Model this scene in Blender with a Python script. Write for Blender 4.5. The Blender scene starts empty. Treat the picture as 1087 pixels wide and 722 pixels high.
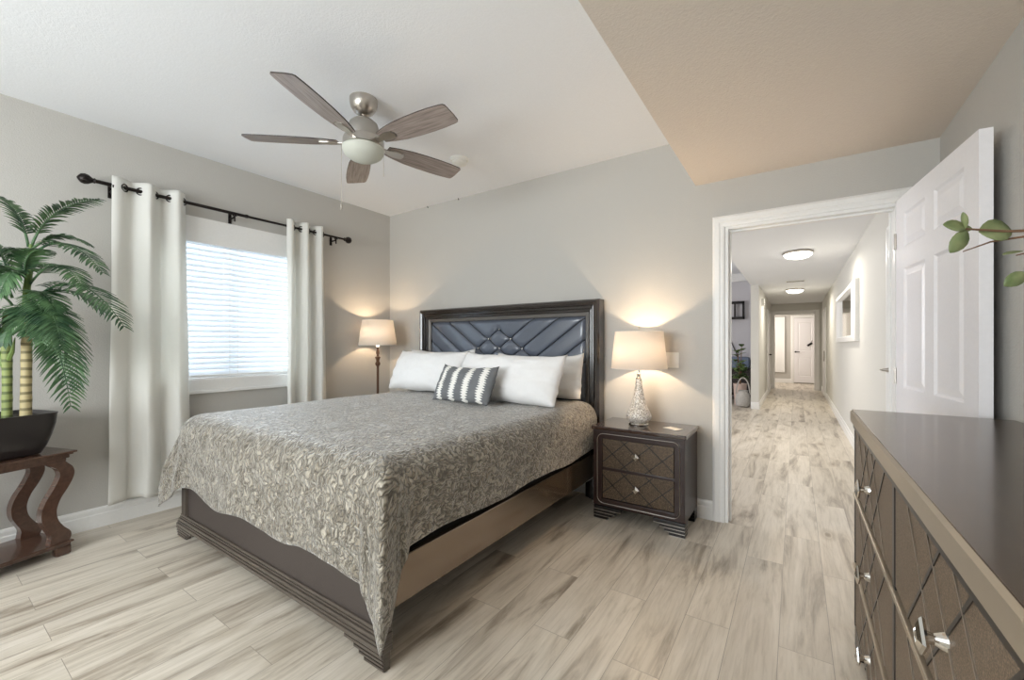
import bpy, bmesh, math, random
from mathutils import Vector, Matrix, noise
random.seed(7)
S = bpy.context.scene
COL = S.collection

# ------------------------------------------------------------------ camera
YAW = math.radians(34.14)
cd = bpy.data.cameras.new('camera'); cam = bpy.data.objects.new('camera', cd); COL.objects.link(cam)
cam.location = (0, 0, 1.24); cam.rotation_euler = (math.radians(90), 0, YAW)
cd.sensor_width = 36; cd.lens = 14.724; cd.shift_y = 0.0046; cd.clip_start = 0.02
S.camera = cam
S.view_settings.view_transform = 'Standard'; S.view_settings.look = 'None'
S.view_settings.gamma = 1; S.view_settings.use_curve_mapping = False
S.view_settings.exposure = 0.55

# ------------------------------------------------------------------ world and large lights
w = bpy.data.worlds.new('sky'); S.world = w; w.use_nodes = True
bg = w.node_tree.nodes['Background']; bg.inputs[0].default_value = (0.80, 0.90, 1.0, 1); bg.inputs[1].default_value = 0.8
def area(name, loc, rot, sx, sy, power, col):
    l = bpy.data.lights.new(name, 'AREA'); l.shape = 'RECTANGLE'; l.size = sx; l.size_y = sy
    l.energy = power; l.color = col
    o = bpy.data.objects.new(name, l); COL.objects.link(o); o.location = loc; o.rotation_euler = rot
    return o
R90 = math.radians(90)
area('daylight_side_window', (-4.45, 1.6, 1.75), (0, -R90 + 0.12, 0), 1.5, 1.6, 44, (0.88, 0.94, 1.0))
area('rear_fill_light', (-1.9, -2.36, 1.55), (R90, 0, 0), 2.7, 1.7, 150, (1.0, 0.985, 0.965))  # added fill light behind the camera, outside the added rear window
area('living_room_fill', (-4.9, 6.2, 1.6), (0, -R90, 0), 1.8, 2.6, 90, (0.95, 0.96, 1.0))  # added fill light inside the living room; the wall behind it has no window
area('end_room_fill', (-1.3, 15.1, 1.6), (0, -R90, 0), 1.4, 1.4, 28, (1.0, 0.9, 0.8))  # added fill light to brighten the end room, which has no window

# ------------------------------------------------------------------ materials
def srgb(r, g, b):
    f = lambda c: (c/255/12.92) if c/255 <= 0.04045 else ((c/255+0.055)/1.055)**2.4
    return (f(r), f(g), f(b), 1)
def newmat(name):
    m = bpy.data.materials.new(name); m.use_nodes = True
    nt = m.node_tree; return m, nt, nt.nodes['Principled BSDF'], nt.nodes['Material Output']
def N(nt, t, **k):
    n = nt.nodes.new(t)
    for a, v in k.items():
        if a in ('operation', 'blend_type', 'feature', 'data_type', 'wave_type', 'bands_direction', 'noise_dimensions'): setattr(n, a, v)
        else: n.inputs[a].default_value = v
    return n
def ramp(nt, stops, fac=None):
    r = nt.nodes.new('ShaderNodeValToRGB'); e = r.color_ramp.elements
    while len(e) < len(stops): e.new(0.5)
    for i, (p, c) in enumerate(stops):
        e[i].position = p; e[i].color = c
    if fac is not None: nt.links.new(fac, r.inputs[0])
    return r
def simple(name, col, rough=0.5, metal=0.0, bump=0.0, bscale=60, var=0.0, coat=0.0, spec=0.5, sheen=0):
    """a paint-like surface: colour with gentle noise variation and noise bump"""
    m, nt, p, out = newmat(name); L = nt.links
    p.inputs['Roughness'].default_value = rough; p.inputs['Metallic'].default_value = metal
    p.inputs['Coat Weight'].default_value = coat; p.inputs['Specular IOR Level'].default_value = spec
    p.inputs['Coat Roughness'].default_value = 0.12
    if sheen: p.inputs['Sheen Weight'].default_value = sheen
    tc = N(nt, 'ShaderNodeTexCoord'); n = N(nt, 'ShaderNodeTexNoise', Scale=bscale, Detail=3.0)
    L.new(tc.outputs['Object'], n.inputs['Vector'])
    v = max(var, 0.015)
    r = ramp(nt, [(0.3, tuple(c*(1-v) for c in col[:3])+(1,)), (0.7, tuple(min(1, c*(1+v)) for c in col[:3])+(1,))], n.outputs['Fac'])
    L.new(r.outputs[0], p.inputs['Base Color'])
    if bump:
        b = N(nt, 'ShaderNodeBump', Strength=bump, Distance=0.004); L.new(n.outputs['Fac'], b.inputs['Height'])
        L.new(b.outputs[0], p.inputs['Normal'])
    return m
def woodmat(name, c1, c2, rough=0.3, scale=(2, 14, 14), coat=0.3, spec=0.5, metal=0.0):
    m, nt, p, out = newmat(name); L = nt.links; p.inputs['Metallic'].default_value = metal
    tc = N(nt, 'ShaderNodeTexCoord'); mp = N(nt, 'ShaderNodeMapping'); mp.inputs['Scale'].default_value = scale
    n = N(nt, 'ShaderNodeTexNoise', Scale=3.0, Detail=6.0, Distortion=0.6)
    L.new(tc.outputs['Object'], mp.inputs[0]); L.new(mp.outputs[0], n.inputs['Vector'])
    r = ramp(nt, [(0.3, c1), (0.7, c2)], n.outputs['Fac']); L.new(r.outputs[0], p.inputs['Base Color'])
    p.inputs['Roughness'].default_value = rough; p.inputs['Coat Weight'].default_value = coat; p.inputs['Coat Roughness'].default_value = 0.1
    p.inputs['Specular IOR Level'].default_value = spec
    b = N(nt, 'ShaderNodeBump', Strength=0.01, Distance=0.001); L.new(n.outputs['Fac'], b.inputs['Height']); L.new(b.outputs[0], p.inputs['Normal'])
    return m
M = {}
M['wall'] = simple('wall_paint_greige', srgb(190, 187, 181), 0.6, bump=0.35, bscale=140)
M['ceiling'] = simple('ceiling_white_paint', srgb(238, 240, 243), 0.8, bump=0.25, bscale=110)
M['soffit'] = simple('soffit_beige_paint', srgb(226, 215, 203), 0.8, bump=0.5, bscale=120)
M['hallwall'] = simple('hall_wall_paint', srgb(214, 212, 205), 0.7, bump=0.3, bscale=140)
M['livingwall'] = simple('living_wall_paint', srgb(208, 205, 208), 0.6, bump=0.3, bscale=140)
M['trim'] = simple('white_trim_paint', srgb(238, 237, 234), 0.35)
M['door'] = simple('white_door_paint', srgb(240, 238, 240), 0.32)
M['white_plastic'] = simple('white_plastic', srgb(235, 235, 230), 0.4)
M['black_metal'] = simple('black_bronze_metal', srgb(38, 32, 30), 0.35, metal=0.6)
M['nickel'] = simple('brushed_nickel', srgb(190, 184, 176), 0.28, metal=1.0)
M['nickel_dull'] = simple('satin_nickel_housing', srgb(178, 174, 168), 0.42, metal=0.9)
M['chrome'] = simple('polished_chrome', srgb(225, 222, 215), 0.12, metal=1.0)
M['black'] = simple('black_lacquer', srgb(22, 18, 18), 0.3)
M['dark_fabric'] = simple('dark_box_spring_fabric', srgb(30, 27, 26), 0.9)
M['espresso'] = woodmat('espresso_lacquered_wood', srgb(38, 20, 15), srgb(44, 25, 19), 0.36, scale=(2, 9, 3), coat=0.15, spec=0.4)
M['espresso_top'] = woodmat('espresso_polished_top', srgb(46, 27, 19), srgb(54, 33, 24), 0.16, scale=(2, 9, 3), coat=0.9)
M['bedwood'] = woodmat('dark_glossy_bed_wood', srgb(72, 64, 57), srgb(82, 73, 65), 0.28, coat=0.5)
M['railwood'] = woodmat('glossy_bed_rail', srgb(128, 108, 86), srgb(134, 114, 92), 0.16, scale=(1, 1, 3), coat=1.0, spec=1.0, metal=.6)
M['dresserwood'] = woodmat('dresser_top_lacquer', srgb(92, 76, 60), srgb(104, 87, 70), 0.26, scale=(10, 1.5, 10), coat=0.25, metal=0.75)
M['fascia'] = simple('champagne_dresser_edge', srgb(176, 162, 142), 0.32, metal=0.55)
M['tablewood'] = woodmat('walnut_side_table_wood', srgb(74, 52, 42), srgb(92, 66, 53), 0.25, coat=0.5)
M['gunleather'] = simple('footboard_dark_leather', srgb(66, 58, 54), 0.5, bump=0.3, bscale=300)
M['paper'] = simple('white_paper', srgb(235, 230, 220), 0.8)
M['pot_black'] = simple('black_ceramic_pot', srgb(42, 38, 38), 0.32, bump=0.1, bscale=20, coat=0.3)
M['soil'] = simple('dark_moss_soil', srgb(50, 42, 32), 0.95, bump=1, bscale=80, var=0.4)
M['pillow'] = simple('white_cotton', srgb(240, 239, 238), 0.85, bump=0.12, bscale=40, sheen=0.2)
M['stem_brown'] = simple('brown_twig', srgb(112, 84, 62), 0.7)
M['beigepot'] = simple('pale_pink_pot', srgb(214, 190, 178), 0.7)
M['wicker'] = simple('grey_wicker', srgb(176, 172, 166), 0.8, bump=1, bscale=90, var=0.25)
M['bluecloth'] = simple('slate_blue_cloth', srgb(118, 130, 152), 0.9)
M['darkwood'] = simple('black_brown_console', srgb(44, 38, 36), 0.5)
M['mirror'] = simple('mirror_glass', srgb(215, 218, 214), 0.04, metal=1.0)

# headboard leather: cool glossy dark
M['leather'] = simple('blue_black_glossy_leather', srgb(86, 93, 106), 0.3, bump=0.12, bscale=260, coat=0.6, var=0.05, spec=0.7)

# sparkling brown textured drawer inlay
def sparkle(name, c1, c2, c3):
    m, nt, p, out = newmat(name); L = nt.links
    tc = N(nt, 'ShaderNodeTexCoord'); n = N(nt, 'ShaderNodeTexNoise', Scale=420.0, Detail=2.0); n2 = N(nt, 'ShaderNodeTexNoise', Scale=9.0, Detail=2.0)
    L.new(tc.outputs['Object'], n.inputs['Vector']); L.new(tc.outputs['Object'], n2.inputs['Vector'])
    r = ramp(nt, [(0.38, c1), (0.55, c2), (0.72, c3)], n.outputs['Fac'])
    L.new(r.outputs[0], p.inputs['Base Color']); p.inputs['Roughness'].default_value = 0.42; p.inputs['Metallic'].default_value = 0.25
    b = N(nt, 'ShaderNodeBump', Strength=0.5, Distance=0.001); L.new(n.outputs['Fac'], b.inputs['Height']); L.new(b.outputs[0], p.inputs['Normal'])
    return m
M['inlay'] = sparkle('nightstand_glitter_inlay', srgb(48, 38, 30), srgb(84, 68, 51), srgb(146, 124, 96))
M['inlay_dresser'] = sparkle('dresser_glitter_inlay', srgb(92, 78, 64), srgb(122, 104, 86), srgb(150, 130, 108))

# bedside rust brown headboard frame
M['pewter'] = simple('pewter_band', srgb(120, 116, 112), 0.4, metal=0.6, bump=0.3, bscale=200)
M['hbframe'] = woodmat('headboard_frame_wood', srgb(32, 25, 21), srgb(40, 32, 27), 0.22, coat=0.6, scale=(1.5, 6, 6), spec=0.6)

# floor: pale plank vinyl, planks along Y
def floor_mat():
    m, nt, p, out = newmat('pale_oak_plank_floor'); L = nt.links
    tc = N(nt, 'ShaderNodeTexCoord')
    rot = N(nt, 'ShaderNodeMapping'); rot.inputs['Rotation'].default_value = (0, 0, math.radians(90)); rot.inputs['Location'].default_value = (0.37, 0.06, 0)
    L.new(tc.outputs['Object'], rot.inputs[0])
    br = N(nt, 'ShaderNodeTexBrick', Scale=1.0); br.offset = 0.37; br.offset_frequency = 2
    br.inputs['Color1'].default_value = (0, 0, 0, 1); br.inputs['Color2'].default_value = (1, 1, 1, 1)
    br.inputs['Mortar'].default_value = (0.5, 0.5, 0.5, 1)
    br.inputs['Mortar Size'].default_value = 0.0012; br.inputs['Mortar Smooth'].default_value = 0.1
    br.inputs['Brick Width'].default_value = 1.22; br.inputs['Row Height'].default_value = 0.18
    L.new(rot.outputs[0], br.inputs['Vector'])
    # per-plank offset vector
    sc = N(nt, 'ShaderNodeVectorMath', operation='SCALE'); L.new(br.outputs['Color'], sc.inputs[0]); sc.inputs['Scale'].default_value = 37.0
    st = N(nt, 'ShaderNodeMapping'); st.inputs['Scale'].default_value = (8.0, 1.1, 1.0); L.new(tc.outputs['Object'], st.inputs[0])
    ad = N(nt, 'ShaderNodeVectorMath', operation='ADD'); L.new(st.outputs[0], ad.inputs[0]); L.new(sc.outputs[0], ad.inputs[1])
    n1 = N(nt, 'ShaderNodeTexNoise', Scale=1.0, Detail=9.0, Roughness=0.62, Distortion=0.9); L.new(ad.outputs[0], n1.inputs['Vector'])
    st2 = N(nt, 'ShaderNodeMapping'); st2.inputs['Scale'].default_value = (70.0, 4.0, 1.0); L.new(tc.outputs['Object'], st2.inputs[0])
    ad2 = N(nt, 'ShaderNodeVectorMath', operation='ADD'); L.new(st2.outputs[0], ad2.inputs[0]); L.new(sc.outputs[0], ad2.inputs[1])
    n2 = N(nt, 'ShaderNodeTexNoise', Scale=1.0, Detail=5.0, Roughness=0.65, Distortion=0.5); L.new(ad2.outputs[0], n2.inputs['Vector'])
    r1 = ramp(nt, [(0.27, srgb(128, 116, 102)), (0.37, srgb(176, 164, 148)), (0.47, srgb(212, 202, 186)), (0.68, srgb(228, 219, 205))], n1.outputs['Fac'])
    r2 = ramp(nt, [(0.36, (0.86, 0.85, 0.835, 1)), (0.54, (1, 1, 1, 1))], n2.outputs['Fac'])
    # knots: sparse elongated dark eyes
    kn = N(nt, 'ShaderNodeMapping'); kn.inputs['Scale'].default_value = (4.2, 1.7, 1.0); L.new(tc.outputs['Object'], kn.inputs[0])
    kw = N(nt, 'ShaderNodeVectorMath', operation='SCALE'); L.new(n1.outputs['Color'], kw.inputs[0]); kw.inputs['Scale'].default_value = 0.05
    ka = N(nt, 'ShaderNodeVectorMath', operation='ADD'); L.new(kn.outputs[0], ka.inputs[0]); L.new(kw.outputs[0], ka.inputs[1])
    vk = N(nt, 'ShaderNodeTexVoronoi', feature='F1', Scale=1.0); L.new(ka.outputs[0], vk.inputs['Vector'])
    rk = ramp(nt, [(0.0, (0.40, 0.35, 0.30, 1)), (0.06, (0.62, 0.57, 0.51, 1)), (0.085, (0.9, 0.88, 0.85, 1)), (0.11, (0.78, 0.75, 0.71, 1)), (0.22, (1, 1, 1, 1))], vk.outputs['Distance'])
    mk = N(nt, 'ShaderNodeMix', data_type='RGBA', blend_type='MULTIPLY'); mk.inputs[0].default_value = 1
    L.new(r2.outputs[0], mk.inputs[6]); L.new(rk.outputs[0], mk.inputs[7])
    mx = N(nt, 'ShaderNodeMix', data_type='RGBA', blend_type='MULTIPLY'); mx.inputs[0].default_value = 1
    L.new(r1.outputs[0], mx.inputs[6]); L.new(mk.outputs[2], mx.inputs[7])
    # plank to plank tone
    r3 = ramp(nt, [(0.0, (0.88, 0.875, 0.87, 1)), (1.0, (1.0, 1.0, 1.0, 1))], br.outputs['Color'])
    mx2 = N(nt, 'ShaderNodeMix', data_type='RGBA', blend_type='MULTIPLY'); mx2.inputs[0].default_value = 1
    L.new(mx.outputs[2], mx2.inputs[6]); L.new(r3.outputs[0], mx2.inputs[7])
    mx3 = N(nt, 'ShaderNodeMix', data_type='RGBA', blend_type='MIX'); L.new(br.outputs['Fac'], mx3.inputs[0])
    L.new(mx2.outputs[2], mx3.inputs[6]); mx3.inputs[7].default_value = srgb(156, 146, 133)
    L.new(mx3.outputs[2], p.inputs['Base Color'])
    p.inputs['Roughness'].default_value = 0.38; p.inputs['Specular IOR Level'].default_value = 0.45
    b = N(nt, 'ShaderNodeBump', Strength=0.12, Distance=0.002); L.new(n2.outputs['Fac'], b.inputs['Height']); L.new(b.outputs[0], p.inputs['Normal'])
    return m
M['floor'] = floor_mat()

# quilted bedspread
def spread_mat():
    m, nt, p, out = newmat('quilted_taupe_satin'); L = nt.links
    uv = N(nt, 'ShaderNodeTexCoord')
    wn = N(nt, 'ShaderNodeTexNoise', Scale=16.0, Detail=2.5); L.new(uv.outputs['UV'], wn.inputs['Vector'])
    s1 = N(nt, 'ShaderNodeVectorMath', operation='SCALE'); L.new(wn.outputs['Color'], s1.inputs[0]); s1.inputs['Scale'].default_value = 0.10
    a1 = N(nt, 'ShaderNodeVectorMath', operation='ADD'); L.new(uv.outputs['UV'], a1.inputs[0]); L.new(s1.outputs[0], a1.inputs[1])
    mp = N(nt, 'ShaderNodeMapping'); mp.inputs['Scale'].default_value = (66, 28, 1); L.new(a1.outputs[0], mp.inputs[0])
    v = N(nt, 'ShaderNodeTexVoronoi', feature='DISTANCE_TO_EDGE', Scale=1.0); L.new(mp.outputs[0], v.inputs['Vector'])
    vc = N(nt, 'ShaderNodeTexVoronoi', feature='F1', Scale=1.0); L.new(mp.outputs[0], vc.inputs['Vector'])
    sep = N(nt, 'ShaderNodeSeparateColor'); L.new(vc.outputs['Color'], sep.inputs[0])
    cell = ramp(nt, [(0.0, srgb(164, 156, 141)), (0.55, srgb(178, 170, 155)), (0.72, srgb(138, 129, 114)), (1.0, srgb(152, 143, 127))], sep.outputs[0])
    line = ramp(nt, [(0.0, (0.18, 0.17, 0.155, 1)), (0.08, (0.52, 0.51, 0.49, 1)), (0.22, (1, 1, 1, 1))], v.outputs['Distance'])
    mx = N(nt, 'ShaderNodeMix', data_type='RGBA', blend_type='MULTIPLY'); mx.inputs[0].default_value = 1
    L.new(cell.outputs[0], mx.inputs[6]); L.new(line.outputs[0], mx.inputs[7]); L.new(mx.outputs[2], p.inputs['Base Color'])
    p.inputs['Roughness'].default_value = 0.46; p.inputs['Sheen Weight'].default_value = 0.7; p.inputs['Sheen Roughness'].default_value = 0.4
    hr = ramp(nt, [(0.0, (0, 0, 0, 1)), (0.3, (1, 1, 1, 1))], v.outputs['Distance'])
    b = N(nt, 'ShaderNodeBump', Strength=0.8, Distance=0.006); L.new(hr.outputs[0], b.inputs['Height']); L.new(b.outputs[0], p.inputs['Normal'])
    return m
M['spread'] = spread_mat()

# curtain: slightly translucent woven cotton
def translucent(name, col, tcol, mix, bscale=300, bump=0.2):
    m, nt, p, out = newmat(name); L = nt.links
    p.inputs['Base Color'].default_value = col; p.inputs['Roughness'].default_value = 0.85
    t = N(nt, 'ShaderNodeBsdfTranslucent'); t.inputs[0].default_value = tcol
    ms = N(nt, 'ShaderNodeMixShader'); ms.inputs[0].default_value = mix
    L.new(p.outputs[0], ms.inputs[1]); L.new(t.outputs[0], ms.inputs[2]); L.new(ms.outputs[0], out.inputs[0])
    tc = N(nt, 'ShaderNodeTexCoord'); n = N(nt, 'ShaderNodeTexNoise', Scale=bscale, Detail=2.0); L.new(tc.outputs['Object'], n.inputs['Vector'])
    b = N(nt, 'ShaderNodeBump', Strength=bump, Distance=0.001); L.new(n.outputs['Fac'], b.inputs['Height']); L.new(b.outputs[0], p.inputs['Normal'])
    return m
M['curtain'] = translucent('ivory_curtain_cotton', srgb(244, 243, 238), srgb(242, 240, 232), 0.3)
M['shade'] = translucent('cream_lamp_shade_fabric', srgb(244, 240, 234), srgb(250, 243, 234), 0.40)
M['slat'] = translucent('white_blind_slat', srgb(240, 243, 247), srgb(225, 238, 248), 0.12)

def glass(name, col, rough=0.0):
    m, nt, p, out = newmat(name); L = nt.links
    t = N(nt, 'ShaderNodeBsdfTransparent'); t.inputs[0].default_value = col
    g = N(nt, 'ShaderNodeBsdfGlossy', Roughness=0.05); ms = N(nt, 'ShaderNodeMixShader'); ms.inputs[0].default_value = 0.06
    L.new(t.outputs[0], ms.inputs[1]); L.new(g.outputs[0], ms.inputs[2]); L.new(ms.outputs[0], out.inputs[0])
    nt.nodes.remove(p); return m
M['glass'] = glass('window_glass', (0.95, 0.98, 1, 1))
def emis(name, col, s):
    m, nt, p, out = newmat(name); p.inputs['Base Color'].default_value = col
    p.inputs['Emission Color'].default_value = col; p.inputs['Emission Strength'].default_value = s; return m
M['hall_light'] = emis('lit_frosted_dome', (1, 0.96, 0.88, 1), 4)
M['bulb'] = emis('warm_bulb', (1, 0.85, 0.68, 1), 5)
M['fan_glass'] = translucent('frosted_white_fan_glass', srgb(226, 228, 218), srgb(230, 232, 222), 0.3, bump=0)

# fan blades: weathered grey wood, grain along local X
M['blade'] = woodmat('weathered_grey_oak', srgb(120, 108, 102), srgb(168, 155, 148), 0.42, scale=(2.0, 30, 8), coat=0.1)
M['blade_edge'] = simple('dark_blade_edge', srgb(60, 50, 46), 0.5)

# ceramic lamp base with speckled mosaic
def speckle():
    m, nt, p, out = newmat('speckled_mercury_lamp_base'); L = nt.links
    tc = N(nt, 'ShaderNodeTexCoord'); v = N(nt, 'ShaderNodeTexVoronoi', Scale=150.0); L.new(tc.outputs['Object'], v.inputs['Vector'])
    sep = N(nt, 'ShaderNodeSeparateColor'); L.new(v.outputs['Color'], sep.inputs[0])
    r = ramp(nt, [(0.2, srgb(170, 160, 148)), (0.6, srgb(226, 218, 206)), (0.95, srgb(250, 246, 240))], sep.outputs[0])
    L.new(r.outputs[0], p.inputs['Base Color']); p.inputs['Roughness'].default_value = 0.3
    b = N(nt, 'ShaderNodeBump', Strength=0.4, Distance=0.001); L.new(sep.outputs[1], b.inputs['Height']); L.new(b.outputs[0], p.inputs['Normal'])
    return m
M['speckle'] = speckle()
M['lampwood'] = simple('brown_bronze_lamp_pole', srgb(96, 66, 46), 0.4, metal=0.3)

# lumbar pillow: grey with white comb-edged stripes (uses UV)
def lumbar():
    m, nt, p, out = newmat('grey_white_striped_cushion'); L = nt.links
    tc = N(nt, 'ShaderNodeTexCoord'); sx = N(nt, 'ShaderNodeSeparateXYZ'); L.new(tc.outputs['UV'], sx.inputs[0])
    def mt(op, a, b=None, c=None):
        n = N(nt, 'ShaderNodeMath', operation=op)
        for i, q in enumerate((a, b, c)):
            if q is None: continue
            if isinstance(q, (int, float)): n.inputs[i].default_value = q
            else: L.new(q, n.inputs[i])
        return n.outputs[0]
    # four white bands; offset to repeat per 1/4.3
    u = mt('MULTIPLY_ADD', sx.outputs[0], 4.2, -0.16)
    fu = mt('FRACT', u)
    dist = mt('ABSOLUTE', mt('SUBTRACT', fu, 0.5))
    tooth = mt('PINGPONG', mt('MULTIPLY', sx.outputs[1], 32.0), 1.0)
    th = mt('MULTIPLY_ADD', tooth, 0.18, 0.09)
    white = mt('LESS_THAN', dist, th)
    mx = N(nt, 'ShaderNodeMix', data_type='RGBA'); L.new(white, mx.inputs[0])
    mx.inputs[6].default_value = srgb(112, 114, 116); mx.inputs[7].default_value = srgb(238, 236, 230)
    L.new(mx.outputs[2], p.inputs['Base Color']); p.inputs['Roughness'].default_value = 0.9
    n = N(nt, 'ShaderNodeTexNoise', Scale=250.0); L.new(tc.outputs['Object'], n.inputs['Vector'])
    b = N(nt, 'ShaderNodeBump', Strength=0.5, Distance=0.002); L.new(n.outputs['Fac'], b.inputs['Height']); L.new(b.outputs[0], p.inputs['Normal'])
    return m
M['lumbar'] = lumbar()

def leafmat(name, c1, c2, scale=12, rough=0.4):
    m, nt, p, out = newmat(name); L = nt.links
    tc = N(nt, 'ShaderNodeTexCoord'); n = N(nt, 'ShaderNodeTexNoise', Scale=scale, Detail=3.0); L.new(tc.outputs['Object'], n.inputs['Vector'])
    r = ramp(nt, [(0.35, c1), (0.65, c2)], n.outputs['Fac']); L.new(r.outputs[0], p.inputs['Base Color']); p.inputs['Roughness'].default_value = rough
    t = N(nt, 'ShaderNodeBsdfTranslucent'); L.new(r.outputs[0], t.inputs[0]); ms = N(nt, 'ShaderNodeMixShader'); ms.inputs[0].default_value = 0.15
    L.new(p.outputs[0], ms.inputs[1]); L.new(t.outputs[0], ms.inputs[2]); L.new(ms.outputs[0], out.inputs[0])
    return m
M['palm'] = leafmat('palm_leaf_green', srgb(44, 76, 50), srgb(98, 132, 88))
M['palmstem'] = leafmat('palm_stem_green', srgb(96, 122, 60), srgb(128, 150, 82), 20)
M['euc'] = leafmat('eucalyptus_leaf', srgb(100, 116, 72), srgb(142, 150, 106), 30)
M['rubber'] = leafmat('broad_leaf_dark_green', srgb(66, 92, 50), srgb(128, 152, 90), 6)
def ringed(name, c1, c2, scale):
    m, nt, p, out = newmat(name); L = nt.links
    tc = N(nt, 'ShaderNodeTexCoord'); wv = N(nt, 'ShaderNodeTexWave', wave_type='BANDS', bands_direction='Z', Scale=scale, Distortion=1.0)
    L.new(tc.outputs['Object'], wv.inputs['Vector']); r = ramp(nt, [(0.15, c1), (0.4, c2)], wv.outputs['Fac'])
    L.new(r.outputs[0], p.inputs['Base Color']); p.inputs['Roughness'].default_value = 0.6; return m
M['trunk_tan'] = ringed('tan_ringed_palm_trunk', srgb(118, 108, 74), srgb(178, 164, 122), 7)
M['trunk_green'] = ringed('green_ringed_palm_trunk', srgb(92, 104, 58), srgb(140, 152, 92), 7)

# ------------------------------------------------------------------ mesh helpers
def box(bm, x0, x1, y0, y1, z0, z1, bev=0.0, mat=0):
    c = Matrix.Translation(((x0+x1)/2, (y0+y1)/2, (z0+z1)/2)) @ Matrix.Diagonal((abs(x1-x0), abs(y1-y0), abs(z1-z0), 1))
    r = bmesh.ops.create_cube(bm, size=1, matrix=c)
    vs = r['verts']; fs = {f for v in vs for f in v.link_faces}
    for f in fs: f.material_index = mat
    if bev > 0:
        es = {e for v in vs for e in v.link_edges}
        bmesh.ops.bevel(bm, geom=list(es), offset=bev, segments=2, profile=0.6, affect='EDGES', clamp_overlap=True)
    return bm
def obox(bm, c, ax, ay, az, sx, sy, sz):
    """oriented box: centre, three unit axes, sizes"""
    m = Matrix((ax, ay, az)).transposed().to_4x4(); m.translation = c
    bmesh.ops.create_cube(bm, size=1, matrix=m @ Matrix.Diagonal((sx, sy, sz, 1)))
def lathe(bm, prof, c=(0, 0, 0), seg=40, close=True):
    rings = []
    for r, z in prof:
        rings.append([bm.verts.new((c[0]+r*math.cos(2*math.pi*i/seg), c[1]+r*math.sin(2*math.pi*i/seg), c[2]+z)) for i in range(seg)])
    for a, b in zip(rings, rings[1:]):
        for i in range(seg):
            j = (i+1) % seg; bm.faces.new((a[i], a[j], b[j], b[i]))
    if close:
        if prof[0][0] > 1e-5: bm.faces.new(list(reversed(rings[0])))
        if prof[-1][0] > 1e-5: bm.faces.new(rings[-1])
    return bm
def tube(bm, pts, rad, seg=8, caps=True):
    pts = [Vector(p) for p in pts]; n = len(pts)
    if not hasattr(rad, '__len__'): rad = [rad]*n
    rings = []; up = None
    for i, p in enumerate(pts):
        t = (pts[min(i+1, n-1)]-pts[max(i-1, 0)]).normalized()
        if up is None:
            up = Vector((0, 0, 1)) if abs(t.z) < 0.9 else Vector((1, 0, 0))
        a = t.cross(up).normalized(); b = a.cross(t).normalized(); up = b
        rings.append([bm.verts.new(p+(a*math.cos(2*math.pi*k/seg)+b*math.sin(2*math.pi*k/seg))*rad[i]) for k in range(seg)])
    for r0, r1 in zip(rings, rings[1:]):
        for k in range(seg):
            j = (k+1) % seg; bm.faces.new((r0[k], r0[j], r1[j], r1[k]))
    if caps:
        bm.faces.new(list(reversed(rings[0]))); bm.faces.new(rings[-1])
def prism(bm, outline, fn, d0, d1):
    """extrude a 2D outline; fn(u,v,d)->xyz"""
    a = [bm.verts.new(fn(u, v, d0)) for u, v in outline]; b = [bm.verts.new(fn(u, v, d1)) for u, v in outline]
    n = len(a); bm.faces.new(a); bm.faces.new(list(reversed(b)))
    for i in range(n):
        j = (i+1) % n; bm.faces.new((a[j], a[i], b[i], b[j]))
def grid(bm, nu, nv, fn, uvfn=None, closed_u=False):
    vs = [[bm.verts.new(fn(i/nu, j/nv)) for j in range(nv+1)] for i in range(nu+(0 if closed_u else 1))]
    uvl = bm.loops.layers.uv.verify() if uvfn else None
    for i in range(nu):
        for j in range(nv):
            i2 = (i+1) % len(vs) if closed_u else i+1
            f = bm.faces.new((vs[i][j], vs[i2][j], vs[i2][j+1], vs[i][j+1]))
            if uvfn:
                for l, (a, b) in zip(f.loops, ((i, j), (i+1, j), (i+1, j+1), (i, j+1))): l[uvl].uv = uvfn(a/nu, b/nv)
    return vs
def obj(name, bm, mat, parent=None, smooth=False, solid=0, subsurf=0, kind=None):
    bmesh.ops.recalc_face_normals(bm, faces=bm.faces)
    me = bpy.data.meshes.new(name); bm.to_mesh(me); bm.free()
    for m in (mat if isinstance(mat, (list, tuple)) else [mat]): me.materials.append(m)
    if smooth:
        me.shade_smooth()
        if smooth != 'all':
            try: me.set_sharp_from_angle(angle=math.radians(38))
            except Exception: pass
    o = bpy.data.objects.new(name, me); COL.objects.link(o)
    if parent: o.parent = parent
    if solid: md = o.modifiers.new('thickness', 'SOLIDIFY'); md.thickness = solid; md.offset = 0
    if subsurf: md = o.modifiers.new('subdivision', 'SUBSURF'); md.levels = subsurf; md.render_levels = subsurf
    if kind: o['kind'] = kind
    return o
def nb(): return bmesh.new()
def tag(o, label, cat, group=None, kind=None):
    o['label'] = label; o['category'] = cat
    if group: o['group'] = group
    if kind: o['kind'] = kind
    return o
def thing(name, label, cat, loc=(0, 0, 0), rz=0, group=None):
    o = bpy.data.objects.new(name, None); COL.objects.link(o); o.location = loc; o.rotation_euler = (0, 0, rz); o.empty_display_size = 0.1
    return tag(o, label, cat, group)
def struct(name, bm, mat, **k): return obj(name, bm, mat, kind='structure', **k)
def copy_tree(o, parent=None):
    c = o.copy(); COL.objects.link(c); c.parent = parent
    for ch in list(o.children): copy_tree(ch, c)
    return c

# ------------------------------------------------------------------ dimensions
XW, YN, XR, YS = -3.93, 3.25, 0.66, -2.2      # window wall, headboard wall, right wall, rear wall
ZC, ZS = 2.74, 2.388                            # main ceiling, lowered ceiling

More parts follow.
